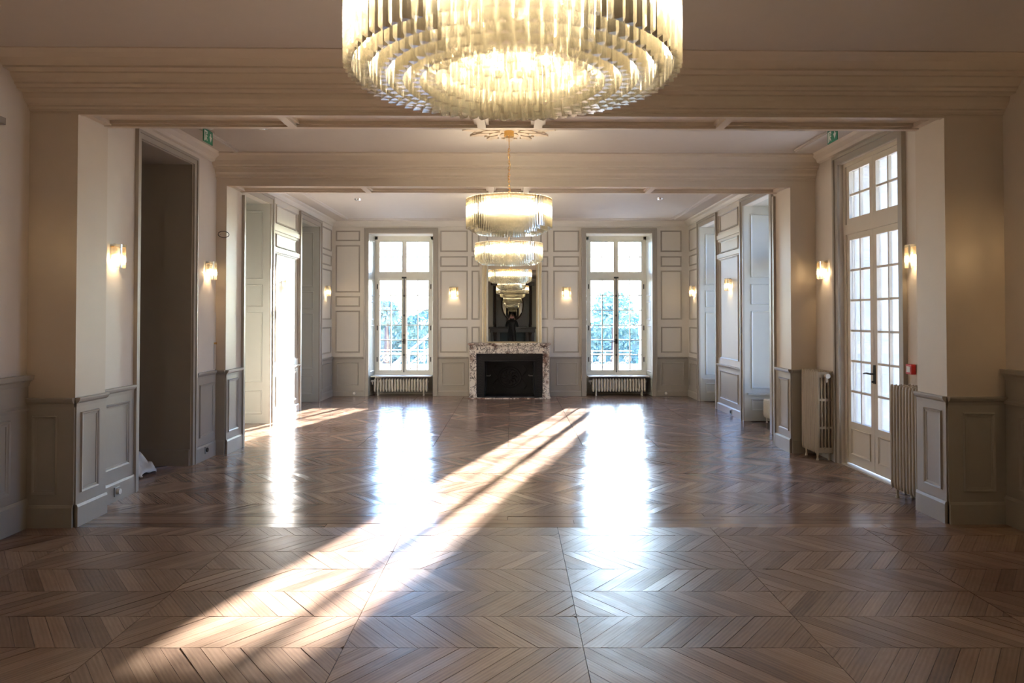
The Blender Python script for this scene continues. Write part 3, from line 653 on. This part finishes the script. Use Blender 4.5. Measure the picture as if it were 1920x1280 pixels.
# ------------------------------------------------------------------ crystal prisms, chandeliers
def star_prism(mb, x, y, z0, z1, R, ang, tip=.012):
    n = 6; ring = []
    for t in range(n):
        r = R if t % 2 == 0 else R*.55; a = ang+t*2*PI/n; ring.append((r*math.cos(a), r*math.sin(a)))
    vs = [(x+a, y+b, z) for z in (z0, z1) for a, b in ring]
    f = [(t, (t+1) % n, n+(t+1) % n, n+t) for t in range(n)]+[tuple(range(n-1, -1, -1)), tuple(range(n, 2*n))]
    return mb.add(vs, f)
def chandelier(label, loc, rings, R, pitch, zceil, single, group='crystal chandeliers hanging in a row', power=60, fall=0):
    """loc z is the top of the prisms"""
    t = thing('chandelier', label, 'chandelier', loc, 0, group)
    count = 0; joined = MB(); nj = 0; proto = {}
    for (r, zb, ln) in rings:
        n = max(6, int(2*PI*r/pitch)); 
        for k in range(n):
            a = 2*PI*k/n+r*7; x, y_ = r*math.cos(a), r*math.sin(a)
            if single and count < 300:
                key = round(ln, 3)
                if key not in proto:
                    pb = MB(); star_prism(pb, 0, 0, 0, ln, R, 0); me = pb.mesh('crystal_prism'); me.materials.append(M['crystal']); proto[key] = me
                o = bpy.data.objects.new('crystal_prism', proto[key]); COL.objects.link(o); o.parent = t
                o.location = (x, y_, zb+random.uniform(-.002, .002)); o.rotation_euler = (0, 0, a)
            else: star_prism(joined, x, y_, zb+random.uniform(-.002, .002), zb+ln, R, a); nj += 1
            count += 1
    if nj: j = joined.build('crystal_prisms', 'crystal', t); j['kind'] = 'stuff'
    fr = MB(); Ro = rings[0][0]
    for (r, zb, ln) in rings:
        fr.tube([(r*math.cos(a*PI/24)*.97, r*math.sin(a*PI/24)*.97, zb+ln-.012) for a in range(48)], .005, 5, closed=True)
    for k in range(8):
        a = k*PI/4; fr.tube([(0, 0, .01), (Ro*math.cos(a), Ro*math.sin(a), -.015)], .006, 5)
    fr.lathe([(.0, -.05), (.05, -.045), (.05, .02), (.02, .04), (0, .04)], 16); fr.build('frame', 'gold', t)
    # bulbs in a belt behind the outer prisms and a few inside
    nb = int(2*PI*(Ro-.055)/.055); bm_ = MB().lathe([(.004, -.052), (.016, -.042), (.020, 0), (.016, .042), (.006, .05)], 8).mesh('bulb'); bm_.materials.append(M['bulb'])
    for k in range(nb):
        a = 2*PI*k/nb; b = bpy.data.objects.new('bulb', bm_); COL.objects.link(b); b.parent = t; b.location = ((Ro-.05)*math.cos(a), (Ro-.05)*math.sin(a), -.125)
    bi_ = bm_.copy(); bi_.materials.clear(); bi_.materials.append(M['bulb_inner'])
    for q_, nn in ((.74, int(Ro*40)), (.5, int(Ro*26)), (.26, 8)):
        for k in range(nn):
            a = 2*PI*(k+.5)/nn; b = bpy.data.objects.new('bulb', bi_); COL.objects.link(b); b.parent = t; b.location = (Ro*q_*math.cos(a), Ro*q_*math.sin(a), -.11)
    H_ = zceil-loc[2]
    MB().lathe([(.0, H_-.085), (.05, H_-.085), (.05, H_), (0, H_)], 24).build('canopy', 'gold', t)
    MB().tube([(0, 0, H_-.085), (0, 0, H_-.17)], .005, 6).build('rod', 'gold', t)
    ch = MB(); z = H_-.17; k = 0
    while z > .05:
        pts = [((.009*math.cos(q), 0, z-.018+.02*math.sin(q)) if k % 2 else (0, .009*math.cos(q), z-.018+.02*math.sin(q))) for q in [i*PI/5 for i in range(10)]]
        ch.tube(pts, .0028, 5, closed=True); z -= .031; k += 1
    ch.build('chain', 'gold', t)
    MB().tube([(.012*math.sin(i*1.3), .010*math.cos(i*1.1), .04+(H_-.22)*i/10) for i in range(11)], .003, 5).build('cable', 'gold', t)
    NL_ = 18 if single else 8
    for k in range(NL_):
        a = 2*PI*k/NL_+.3; l = bpy.data.lights.new('lamp', 'POINT'); l.energy = power/NL_; l.color = (1, .84, .62); l.shadow_soft_size = .03
        o = bpy.data.objects.new('lamp', l); COL.objects.link(o); o.parent = t; q_ = (Ro-.035, Ro*.45, Ro*.72)[k % 3] if single else ((Ro-.05) if k % 2 else Ro*.45); o.location = (q_*math.cos(a), q_*math.sin(a), -.125)
    return t
ZT = 2.785
R1 = [(.59, -.295, .29), (.53, -.31, .29), (.47, -.32, .29), (.41, -.33, .28), (.35, -.33, .27), (.295, -.315, .25), (.245, -.275, .22), (.20, -.235, .19), (.155, -.22, .18), (.10, -.21, .17), (.05, -.20, .16)]
chandelier('largest crystal chandelier overhead, cut by the top edge, prisms seen from beneath', (0, 2.6, ZT), R1, .0205, .0455, ZC, True, power=135)
R2 = [(.42, -.295, .29), (.375, -.32, .29), (.33, -.345, .29), (.26, -.35, .27), (.18, -.33, .24), (.10, -.30, .22)]
chandelier('crystal chandelier on a long brass chain in the middle room', (-.035, 7.1, ZT), R2, .0135, .029, ZC, False, power=48)
R3 = [(.53, -.285, .28), (.485, -.31, .28), (.44, -.335, .28), (.35, -.34, .26), (.25, -.33, .24), (.15, -.30, .22)]
chandelier('crystal chandelier in the far room, hanging just in front of the tall mirror', (-.06, 11.35, ZT), R3, .0165, .038, ZF, False, power=48)
chandelier('crystal chandelier behind the photographer, seen only in the mirror', (0, -2.0, ZT), R3, .0185, .040, ZC, False, power=85)
# plaster rosettes
def rosette(loc, r, label):
    mb = MB()
    for k in range(24):
        a = k*PI/12; r0, r1 = (r*.22, r*.62) if k % 2 else (r*.5, r)
        pts = [(r0, 0), ((r0+r1)*.45, .045), (r1*.9, .03), (r1, 0), (r1*.9, -.03), ((r0+r1)*.45, -.045)]
        ca, sa = math.cos(a), math.sin(a)
        mb.prism([(p*ca-q*sa, p*sa+q*ca) for p, q in pts], lambda x, y_, d: (x, y_, d), -.022, 0)
    mb.lathe([(0, -.03), (r*.2, -.03), (r*.24, -.01), (r*.24, 0), (0, 0)], 24)
    for k in range(36):
        a = k*PI/18; mb.prism([(r*.8*math.cos(a)+.018*math.cos(q), r*.8*math.sin(a)+.018*math.sin(q)) for q in [i*PI/3 for i in range(6)]], lambda x, y_, d: (x, y_, d), -.016, 0)
    o = mb.build('ceiling_rosette', 'plaster'); o.location = loc; tag(o, label, 'ceiling rose'); return o
rosette((-.035, 7.1, ZC), .47, 'leafy plaster rosette around the canopy of the middle chandelier')
rosette((-.06, 11.35, ZF), .42, 'leafy plaster rosette above the far room chandelier')

# ------------------------------------------------------------------ sconces
def sconce(label, loc, rz, power=3.2, soft=.02):
    """local +y points away from the wall"""
    t = thing('wall_sconce', label, 'wall lamp', loc, rz, 'crystal wall sconces')
    MB().box(-.045, .045, 0, .012, -.03, .085).box(-.07, .07, .012, .05, .075, .083).build('backplate', 'gold', t)
    for k in range(8):
        a = PI*(k+.5)/8; pb = MB(); star_prism(pb, .078*math.cos(a), .012+.075*math.sin(a), -.105, .098+.004*(k % 2), .0155, a); pb.build('crystal_prism', 'crystal', t)
    MB().lathe([(.003, -.05), (.013, -.042), (.015, -.015), (.012, .01), (.004, .014)], 8, (-.028, .045, 0)).build('bulb', 'bulb2', t)
    MB().lathe([(.003, -.05), (.013, -.042), (.015, -.015), (.012, .01), (.004, .014)], 8, (.028, .045, 0)).build('bulb', 'bulb2', t)
    l = bpy.data.lights.new('lamp', 'POINT'); l.energy = power; l.color = (1, .68, .36); l.shadow_soft_size = soft
    o = bpy.data.objects.new('lamp', l); COL.objects.link(o); o.parent = t; o.location = (0, .05, -.03)
sconce('lit crystal wall sconce between the nearest left pier and the dark opening', (-3.48, 6.17, 2.135), -PI/2)
sconce('lit crystal wall sconce past the dark opening, above the access panel', (-3.48, 8.08, 2.135), -PI/2)
sconce('lit crystal sconce on the narrow wall between glazed door and far right pier', (3.60, 8.13, 2.145), PI/2)
sconce('lit crystal sconce peeping out from the nearest right pier by the glazed door', (3.60, 6.30, 2.145), PI/2)
sconce('crystal sconce on the sunlit left panelled pier of the far room', (-3.69, 11.55, 2.125), -PI/2)
sconce('crystal sconce on the left wall beside the far left corner', (-3.69, 14.0, 2.125), -PI/2)
sconce('crystal sconce on the right panelled pier between the blue-lit niches', (3.60, 11.70, 2.145), PI/2)
sconce('crystal sconce on the right wall beside the far right corner', (3.60, 14.03, 2.125), PI/2)
sconce('crystal sconce on the far wall between left window and mirror', (-1.20, 14.5, 2.123), PI)
sconce('crystal sconce on the far wall between mirror and right window', (1.10, 14.5, 2.123), PI)

sconce('crystal sconce on the nearest stretch of right wall, just outside the picture', (3.85, 4.98, 2.14), PI/2, 8, .05)
sconce('crystal sconce on the nearest stretch of left wall, just outside the picture', (-3.72, 4.90, 2.14), -PI/2, 1.5, .05)
# ------------------------------------------------------------------ fireplace and mirror
fx = -.06; fy = 14.5
fp = thing('fireplace', 'white marble fireplace with violet veins and a black cast-iron hearth under the mirror', 'fireplace', (fx, fy, 0))
MB().box(-.825, .825, -.46, 0, 1.055, 1.09).box(-.80, .80, -.435, 0, 1.035, 1.055).build('mantelshelf', 'marble', fp, bevel=.006)
fz = MB().box(-.66, .66, -.40, 0, .885, 1.035); fz.box(-.62, .62, -.412, -.40, .915, 1.01); fz.box(-.66, .66, -.415, -.40, .885, .90)
fz.build('frieze', 'marble', fp, bevel=.004)
for s in (-1, 1):
    j = MB()
    poly = [(.0, 0), (-.37, 0), (-.37, .10), (-.345, .12), (-.33, .30), (-.335, .50), (-.355, .68), (-.39, .80), (-.43, .87), (-.43, .98), (-.41, 1.035), (0, 1.035)]
    x0, x1 = (.66, .79) if s > 0 else (-.79, -.66)
    j.prism(poly, lambda a, b, d: (d, a, b), x0, x1)
    j.box(x0-.01, x1+.01, -.40, 0, 0, .09); j.build('jamb', 'marble', fp, bevel=.006)
    xa = .80 if s > 0 else -.80
    xi = .735*s
    MB().tube([(x0-.004, -.395, .925), (x1+.004, -.395, .925)], .045, 14).build('scroll', 'marble', fp)
MB().box(-.82, .82, -.50, -.0, .0, .014).build('hearth_slab', 'marble', fp)
ir = MB(); ir.box(-.66, -.50, -.34, -.02, .014, .885); ir.box(.50, .66, -.34, -.02, .014, .885); ir.box(-.50, .50, -.34, -.02, .73, .885)
ir.box(-.52, .52, -.36, -.34, .72, .745)
ir.build('iron_surround', 'black', fp)
for s in (-1, 1):
    lt = MB(); xc = s*.585
    for k in range(14):
        z = .12+k*.052
        lt.prism([(xc-.045, z), (xc, z+.022), (xc+.045, z), (xc, z-.022)], lambda a, b, d: (a, d, b), -.35, -.34)
    lt.box(xc-.06, xc+.06, -.355, -.34, .03, .09); lt.build('iron_lattice', 'black', fp)
fb_ = MB(); fb_.box(-.50, .50, .20, .24, .0, .74); fb_.box(-.52, -.48, -.02, .22, 0, .76); fb_.box(.48, .52, -.02, .22, 0, .76); fb_.box(-.5, .5, -.02, .22, .74, .78); fb_.box(-.52, .52, -.34, .22, .0, .02)
fb = fb_.build('firebox', 'black', fp)
oo = MB()
for r in (.19, .24): oo.tube([(r*math.cos(k*PI/16), .20, .36+r*.9*math.sin(k*PI/16)) for k in range(32)], .009, 6, closed=True)
for k in range(10):
    a = k*PI/5; oo.tube([(.05*math.cos(a), .2, .36+.05*math.sin(a)), (.11*math.cos(a+.4), .195, .36+.11*math.sin(a+.4)), (.16*math.cos(a), .2, .36+.16*math.sin(a))], .01, 5)
for s in (-1, 1):
    oo.tube([(s*(.30+.05*math.sin(k)), .2, .12+.05*k) for k in range(11)], .01, 5)
oo.build('fireback_ornament', 'black', fb)
for s in (-1, 1): MB().tube([(s*.47, -.1, .42), (s*.40, -.12, .42), (s*.385, -.12, .44)], [.012, .009, .014], 8).build('iron_hook', 'steelplate', fp)

mr = thing('mantel_mirror', 'tall mirror in a pale gilt frame above the marble fireplace', 'mirror', (0, 14.5, 0))
mf = MB(); x0, x1, z0, z1 = -.615, .60, 1.09, 2.86
V = []
L = [(0, 0), (0, .05), (.02, .06), (.045, .045), (.06, .045), (.085, .06), (.10, .045), (.118, .02), (.118, 0)]
for i, h in L: V += [pm('Y', 0, x0+i, z0 if True else 0, h), pm('Y', 0, x1-i, z0, h), pm('Y', 0, x1-i, z1-i, h), pm('Y', 0, x0+i, z1-i, h)]
mf.add(V, [(k*4+t, k*4+(t+1) % 4, k*4+4+(t+1) % 4, k*4+4+t) for k in range(len(L)-1) for t in (1, 2, 3)]); mf.box(x0+.1, x1-.1, -.045, 0, z0, z0+.02)
mf.build('mirror_frame', 'mirrorgold', mr)
MB().box(x0+.11, x1-.11, -.022, -.004, z0+.02, z1-.11).build('mirror_glass', 'mirror', mr)

# ------------------------------------------------------------------ small fittings
def exit_sign(label, x, y, flip):
    t = thing('exit_sign', label, 'exit sign', (x, y, ZC))
    MB().lathe([(0, -.035), (.035, -.035), (.06, -.02), (.068, 0), (0, 0)], 24).build('ceiling_mount', 'plastic', t)
    MB().box(-.02, .02, -.11, .11, -.052, -.030).build('holder', 'chrome', t)
    MB().box(-.004, .004, -.105, .105, -.175, -.05).build('sign_plate', 'green', t)
    for s in (-1, 1):
        q = MB(); X0, X1 = (.004, .0055) if s > 0 else (-.0055, -.004)
        f_ = lambda a, b, d: (d, a*flip, b)
        # arrow pointing down
        q.prism([(-.085, -.10), (-.065, -.10), (-.065, -.07), (-.045, -.07), (-.045, -.10), (-.025, -.10), (-.055, -.155)], f_, X0, X1)
        # running figure in a doorway
        q.prism([(.02, -.06), (.09, -.06), (.09, -.165), (.075, -.165), (.075, -.075), (.035, -.075), (.035, -.09), (.02, -.09)], f_, X0, X1)
        q.prism([(.05+.009*math.cos(i*PI/4), -.09+.009*math.sin(i*PI/4)) for i in range(8)], f_, X0, X1)
        q.prism([(.035, -.102), (.06, -.10), (.065, -.125), (.072, -.155), (.06, -.157), (.05, -.133), (.03, -.16), (.018, -.152), (.038, -.125), (.04, -.112), (.022, -.118), (.018, -.108)], f_, X0, X1)
        q.build('pictogram', 'plastic', t)
    return t
exit_sign('green exit sign hanging from the ceiling near the dark opening', -3.02, 7.0, -1)
exit_sign('green exit sign hanging from the ceiling near the glazed door', 3.15, 6.95, 1)
def disc(x, y, z, label, r=.075):
    t = thing('ceiling_spotlight', label, 'ceiling light', (x, y, z), 0, 'round recessed spotlights')
    MB().lathe([(r*.62, -.006), (r*.66, -.028), (r*.85, -.024), (r, 0), (r*.62, 0)], 28).build('rim', 'chrome', t)
    MB().lathe([(0, -.006), (r*.3, -.009), (r*.62, -.004), (0, -.001)], 24).build('lens', 'spot', t)
disc(-2.48, 7.0, ZC, 'round chrome ceiling spot in the middle room nearer the dark opening')
disc(2.51, 6.98, ZC, 'round chrome ceiling spot in the middle room nearer the glazed door')
disc(-2.57, 11.75, ZF, 'small ceiling spot in the far room on the sunlit pier\'s side', .06)
disc(2.44, 11.7, ZF, 'small ceiling spot in the far room on the blue-lit niches\' side', .06)
def socket(pl, pos, a, z, label, m='steelplate', s=.04, ball=False):
    t = thing('power_socket', label, 'socket', pm(pl, pos, a, z, 0))
    q = MB(); pbox(q, pl, 0, -s, s, -s, s, 0, .01); q.build('cover_plate', m, t, bevel=.003)
    c_ = MB(); c_.tube([pm(pl, 0, 0, 0, .01), pm(pl, 0, 0, 0, .02 if not ball else .035)], [s*.65, s*.6], 14); c_.build('socket_insert', 'plastic' if ball else 'dark', t)
socket('L', -3.452, 6.21, .085, 'small wall socket with a white plug in the left baseboard nearest', 'steelplate', .04, True)
socket('L', -3.452, 8.02, .11, 'small metal wall socket in the baseboard under the access panel')
socket('Y', 14.472, -3.22, .06, 'small wall socket on the baseboard of the far left corner', 'steelplate', .04, True)
socket('Y', 14.472, 3.12, .06, 'small wall socket on the baseboard of the far right corner', 'steelplate', .04, True)
socket('R', 3.572, 11.62, .06, 'small dark socket on the baseboard of the right panelled pier')
cp = thing('fire_call_point', 'small red fire alarm call point by the glazed door', 'alarm', (3.60, 6.38, 1.135))
MB().box(-.045, 0, -.045, .045, -.045, .045).build('housing', 'red', cp, bevel=.005); MB().box(-.048, -.045, -.026, .026, -.026, .026).build('push_plate', 'plastic', cp)
rg = MB(); rg.tube([(.052*math.cos(k*PI/12), -.03+.03*math.cos(k*PI/12), .036*math.sin(k*PI/12)) for k in range(24)], .0045, 6, closed=True)
rg.tube([(-.05, 0, 0), (-.052, -.01, .0), (-.05, -.06+.06, .0)], .004, 5)
o = rg.build('cable_loop', 'dark'); o.location = (-3.375, 8.30, 2.57); tag(o, 'dark loop of loose cable sticking out of the far left pier', 'cable')
# crumpled white sheet in the dark opening
g = 14; V = []; F = []
for i in range(g+1):
    for j in range(g+1):
        u, v = i/g-.5, j/g-.5; rr = math.hypot(u, v)
        h_ = .15*max(0, 1-(rr*1.9)**2)*(1+.25*math.sin(16*u+7*v)+.25*math.cos(21*v-9*u))+.02*abs(math.sin(19*u+11*v))+.005
        V.append((u*.34+.03*math.sin(9*v), v*.40+.03*math.sin(7*u), h_))
for i in range(g):
    for j in range(g): a = i*(g+1)+j; F.append((a, a+g+1, a+g+2, a+1))
me = bpy.data.meshes.new('plastic_sheet'); me.from_pydata(V, [], F); me.materials.append(M['bag']); o = bpy.data.objects.new('plastic_sheet', me); COL.objects.link(o)
o.location = (-3.86, 7.25, .001); tag(o, 'crumpled white plastic sheet on the floor inside the dark opening', 'plastic sheet'); me.polygons.foreach_set('use_smooth', [True]*len(me.polygons))
sl = o.modifiers.new('thick', 'SOLIDIFY'); sl.thickness = .004

# ------------------------------------------------------------------ back wall: dark carved chimneypiece (seen in the mirror)
bf = thing('carved_chimneypiece', 'monumental dark carved wooden chimneypiece seen in the mirror', 'fireplace', (0, YS, 0))
MB().box(-1.15, 1.15, 0, .55, 1.06, 1.14).box(-1.08, 1.08, 0, .48, .88, 1.06).build('mantelshelf', 'darkwood', bf, bevel=.01)
for s in (-1, 1):
    MB().box(s*.62, s*1.05, 0, .42, 0, .88).build('jamb', 'darkwood', bf)
    MB().lathe([(.09, 0), (.09, .1), (.06, .14), (.05, .5), (.065, .78), (.09, .84), (.09, .88)], 16, (s*.84, .46, 0)).build('column', 'darkwood', bf)
MB().box(-.62, .62, .02, .1, 0, .88).build('hearth', 'black', bf)
ov = MB()
for i in range(32):
    a0, a1 = 2*PI*i/32, 2*PI*(i+1)/32
    def P(a, t):
        ex, ez = .50*math.cos(a), .72*math.sin(a)
        s_ = min(.95/max(1e-6, abs(math.cos(a))), 1.06/max(1e-6, abs(math.sin(a))))
        return (ex+(s_*math.cos(a)-ex)*t, ez+(s_*math.sin(a)-ez)*t+2.2)
    q = [P(a0, 0), P(a1, 0), P(a1, 1), P(a0, 1)]
    ov.add([(x, .16, z) for x, z in q]+[(x, 0, z) for x, z in q], [(0, 1, 2, 3), (0, 4, 5, 1), (2, 6, 7, 3)])
ov.build('overmantel', 'darkwood', bf)
MB().tube([(.52*math.cos(k*PI/16), .17, 2.2+.74*math.sin(k*PI/16)) for k in range(32)], .035, 8, closed=True).build('oval_frame', 'darkwood', bf)
MB().prism([(.5*math.cos(k*PI/16), 2.2+.72*math.sin(k*PI/16)) for k in range(32)], lambda a, b, d: (a, d, b), .01, .05).build('oval_glass', 'mirror', bf)
for s in (-1, 1): MB().lathe([(.07, 1.14), (.07, 1.25), (.045, 1.3), (.05, 2.0), (.04, 2.9), (.07, 3.0), (.07, 3.1)], 12, (s*.86, .22, 0)).build('column', 'darkwood', bf)
MB().box(-1.05, 1.05, 0, .3, 3.15, 3.3).build('cornice', 'darkwood', bf)

# ------------------------------------------------------------------ photographer (seen in the mirror)
ps = thing('person', 'person in black clothes holding up a phone, seen in the mirror', 'person', (-.02, -.36, 0))
def skin_body(name, verts, edges, radii, m, parent, sub=2, root=0):
    me = bpy.data.meshes.new(name); me.from_pydata([Vector(v) for v in verts], edges, []); me.materials.append(M[m])
    o = bpy.data.objects.new(name, me); COL.objects.link(o); o.parent = parent
    sk = o.modifiers.new('skin', 'SKIN'); sk.use_smooth_shade = True
    for i, r in enumerate(radii): d = me.skin_vertices[0].data[i]; d.radius = r if isinstance(r, tuple) else (r, r)
    me.skin_vertices[0].data[root].use_root = True
    ss = o.modifiers.new('sub', 'SUBSURF'); ss.levels = sub; ss.render_levels = sub
    return o
BV = [(0, 0, .95), (0, 0, 1.12), (0, .01, 1.30), (0, .0, 1.43), (0, .0, 1.50), (0, .015, 1.56),
      (-.10, 0, .90), (-.11, .02, .50), (-.12, -.01, .10), (-.125, .13, .05), (.10, 0, .90), (.11, .02, .50), (.12, -.01, .10), (.125, .13, .05),
      (-.17, 0, 1.41), (-.235, .07, 1.22), (-.12, .27, 1.50), (.17, 0, 1.41), (.235, .07, 1.22), (.12, .27, 1.50)]
BE = [(0, 1), (1, 2), (2, 3), (3, 4), (4, 5), (0, 6), (6, 7), (7, 8), (8, 9), (0, 10), (10, 11), (11, 12), (12, 13), (3, 14), (14, 15), (15, 16), (3, 17), (17, 18), (18, 19)]
BR = [(.16, .11), (.145, .105), (.16, .12), (.13, .09), .055, .05, .095, .062, .045, .045, .095, .062, .045, .045, .065, .05, .034, .065, .05, .034]
skin_body('body', BV, BE, BR, 'cloth', ps)
# head with nose, ears, eyes, mouth
hd = bmesh.new(); bmesh.ops.create_uvsphere(hd, u_segments=20, v_segments=14, radius=1)
for v in hd.verts:
    x, y_, z = v.co; k = 1-.22*max(0, -z)
    v.co = Vector((x*.075*k, y_*.095*(k if y_ < 0 else 1-.1*max(0, -z)), z*.118))
    if abs(x) < .25 and y_ > .8 and -.35 < z < .15: v.co.y += .018*(1-abs(x)*3)
me = bpy.data.meshes.new('head'); hd.to_mesh(me); hd.free(); me.materials.append(M['skin']); me.polygons.foreach_set('use_smooth', [True]*len(me.polygons))
head = bpy.data.objects.new('head', me); COL.objects.link(head); head.parent = ps; head.location = (0, .04, 1.66)
for s in (-1, 1):
    MB().lathe([(0, -.012), (.012, -.006), (.014, .003), (.007, .012), (0, .013)], 10, (s*.03, .088, .012)).build('eye', 'plastic', head)
    MB().lathe([(0, -.03), (.010, -.02), (.014, .01), (.009, .03), (0, .032)], 8, (s*.077, 0, -.005)).build('ear', 'skin', head)
MB().tube([(-.022, .088, -.055), (0, .095, -.056), (.022, .088, -.055)], [.003, .006, .003], 6).build('mouth', 'phone', head)
hb = bmesh.new(); bmesh.ops.create_uvsphere(hb, u_segments=18, v_segments=12, radius=1)
bmesh.ops.delete(hb, geom=[v for v in hb.verts if v.co.z < -.35 or (v.co.y > .45 and v.co.z < .45)], context='VERTS')
for v in hb.verts: v.co = Vector((v.co.x*.084, v.co.y*.104-.006, v.co.z*.128+.003))
me = bpy.data.meshes.new('hair'); hb.to_mesh(me); hb.free(); me.materials.append(M['hair']); o = bpy.data.objects.new('hair', me); COL.objects.link(o); o.parent = head
o.modifiers.new('t', 'SOLIDIFY').thickness = .008
for s in (-1, 1):
    hand = skin_body('hand', [(s*.12, .27, 1.50), (s*.105, .29, 1.545), (s*.09, .30, 1.585)], [(0, 1), (1, 2)], [.026, (.036, .018), (.03, .014)], 'skin', ps, 2)
    for k in range(4):
        z = 1.565+k*.021; L_ = (.8, 1, .95, .75)[k]
        skin_body('finger', [(s*.092, .305, z), (s*.083, .325+.0, z+.004), (s*(.083-.022*L_), .332, z+.006), (s*(.083-.045*L_), .326, z+.006)], [(0, 1), (1, 2), (2, 3)], [.009, .009, .008, .007], 'skin', hand, 1)
    skin_body('thumb', [(s*.095, .285, 1.555), (s*.078, .275, 1.575), (s*.055, .29, 1.59)], [(0, 1), (1, 2)], [.012, .010, .008], 'skin', hand, 1)
ph = thing('phone', 'phone held up in both hands in front of the photographer\'s face', 'phone', (-.02, -.05, 1.6))
MB().box(-.078, .078, -.012, -.002, -.037, .037).build('case', 'phone', ph, bevel=.004)
MB().lathe([(0, 0), (.009, 0), (.009, .002), (0, .002)], 12).build('lens_cover', 'dark', ph).location = (-.05, -.004, .012)

# ------------------------------------------------------------------ outside
gr = MB(); gr.box(-40, 60, 15.2, 70, -.65, -.5); gr.box(4.5, 60, -20, 15.2, -.65, -.5); struct(gr.build('ground', 'gravel'))
def hedge(label, x0, x1, y0, y1, z0, z1, n, cat='hedge', name='hedge', sz=.09):
    mb = MB(); R_ = random.Random(int(x0*10+y0))
    mb.box(x0+.2, x1-.2, y0+.25, y1-.2, z0, z1-.25)
    for _ in range(n):
        f_ = R_.random()
        x = R_.uniform(x0, x1); zt = z1+.18*math.sin(x*1.7)+.10*math.sin(x*4.1)
        if f_ < .7: p = Vector((x, y0+R_.uniform(-.12, .25), R_.uniform(z0, zt)))
        else: p = Vector((x, R_.uniform(y0, y1), zt+R_.uniform(-.25, .05)))
        a = Vector((R_.gauss(0, 1), R_.gauss(0, 1), R_.gauss(0, 1))).normalized(); b = a.cross(Vector((R_.gauss(0, 1), R_.gauss(0, 1), 1))).normalized()
        s_ = sz*R_.uniform(.6, 1.3); mb.add([p-a*s_, p-b*s_*.5, p+a*s_, p+b*s_*.5], [(0, 1, 2, 3)])
    o = mb.build(name, 'leaf'); return tag(o, label, cat)
hedge('clipped garden hedge beyond the left far window', -8.2, -1.0, 24, 25.2, -.5, 1.62, 5200)
hedge('garden hedge beyond the right far window', 1.2, 8.5, 27, 28.4, -.5, 1.45, 5200)
def tree(label, x, y, h, r, n):
    t = thing('garden_tree', label, 'tree', (x, y, -.5))
    MB().tube([(0, 0, 0), (.05, 0, h*.4), (0, .05, h*.8)], [.12, .09, .04], 8).build('trunk', 'darkwood', t)
    R_ = random.Random(int(x*10)); mb = MB()
    for _ in range(n):
        d = Vector((R_.gauss(0, 1), R_.gauss(0, 1), R_.gauss(0, 1))).normalized()*r*R_.random()**.4; p = Vector((d.x, d.y, h*.75+d.z*.9))
        a = Vector((R_.gauss(0, 1), R_.gauss(0, 1), R_.gauss(0, 1))).normalized(); b = a.cross(Vector((R_.gauss(0, 1), 1, R_.gauss(0, 1)))).normalized()
        mb.add([p-a*.09, p-b*.05, p+a*.09, p+b*.05], [(0, 1, 2, 3)])
    mb.build('foliage', 'leaf', t)
tree('slim bushy tree beside the hedge beyond the left window', -4.15, 23.2, 3.0, .45, 900)
tree('loose tree standing beyond the right window', 3.6, 25.5, 3.2, .75, 900)
def scroll_rail(label, x0, x1, y, zb, zt, group=None):
    t = thing('window_railing', label, 'railing', ((x0+x1)/2, y, 0))
    L = (x1-x0)/2
    a = MB().box(-L, L, -.012, .012, zt-.02, zt); a.box(-L, L, -.01, .01, zt-.085, zt-.07); a.box(-L, L, -.012, .012, zb, zb+.02); a.build('rails', 'iron_glare', t)
    n = 4; w_ = 2*L/n
    for k in range(n):
        cx = -L+w_*(k+.5); zc = (zb+zt-.08)/2; s = MB(); hh = (zt-.1-zb)/2
        for sg in (-1, 1):
            pts = []
            for i in range(22):
                th = i/21*3.4*PI; r = hh*.52*(1-.75*i/21); pts.append((cx+sg*(w_*.22)+sg*r*math.cos(th+PI), 0, zc+sg*hh*.4+r*math.sin(th)))
            s.tube(pts, .009, 5)
        s.tube([(cx-w_*.45, 0, zb+.02), (cx, 0, zc), (cx+w_*.45, 0, zt-.09)], .008, 5)
        s.tube([(cx-w_*.5, 0, -.5 if k == 0 else zb), (cx-w_*.5, 0, zt)], .010, 5); s.build('scrollwork', 'iron_glare', t)
scroll_rail('wrought-iron scroll railing outside the left far window', -3.05, -1.45, 15.5, .44, .90)
scroll_rail('wrought-iron scroll railing outside the right far window', 1.45, 2.60, 15.5, .44, .88)
sr = thing('stair_railing', 'sloping pale handrail of the garden steps beyond the left window', 'railing', (-2.8, 19, 0))
MB().tube([(-.5, 0, .25), (.9, 0, 1.42)], .035, 8).build('handrail', 'iron_glare', sr)
MB().tube([(-.5, 0, -.1), (.9, 0, 1.05)], .025, 8).build('lower_rail', 'iron_glare', sr)
for k in range(4): MB().tube([(-.4+.42*k, 0, -.5), (-.4+.42*k, 0, .32+.35*k)], .015, 6).build('baluster', 'iron_glare', sr)
pw = thing('parapet_wall', 'low pale stone parapet crossing the garden behind both windows', 'wall', (0, 21, -.5))
for k in range(20): MB().box(-9.98+k, -9.02+k, -.12, .12, 0, .62).build('stone', 'stone', pw)
for k in range(12): MB().box(-9.98+k*1.67, -8.33+k*1.67, -.17, .17, .625, .72).build('coping', 'stone', pw)
# stone corner of the neighbouring wing, right of the right window
nb = thing('stone_wing', 'pale coursed limestone corner of the house outside the right window', 'building', (3.0, 15.9, -.5))
k = 0; z = 0
while z < 4.6:
    off = .08 if k % 2 else 0
    MB().box(-.07-off*.3, .75, -.2, .5, z+.006, z+.33).build('stone_block', 'stone', nb, bevel=.006)
    MB().box(.76, 1.6, -.2+.03, .5, z+.006, z+.33).build('stone_block', 'stone', nb, bevel=.006); z += .336; k += 1
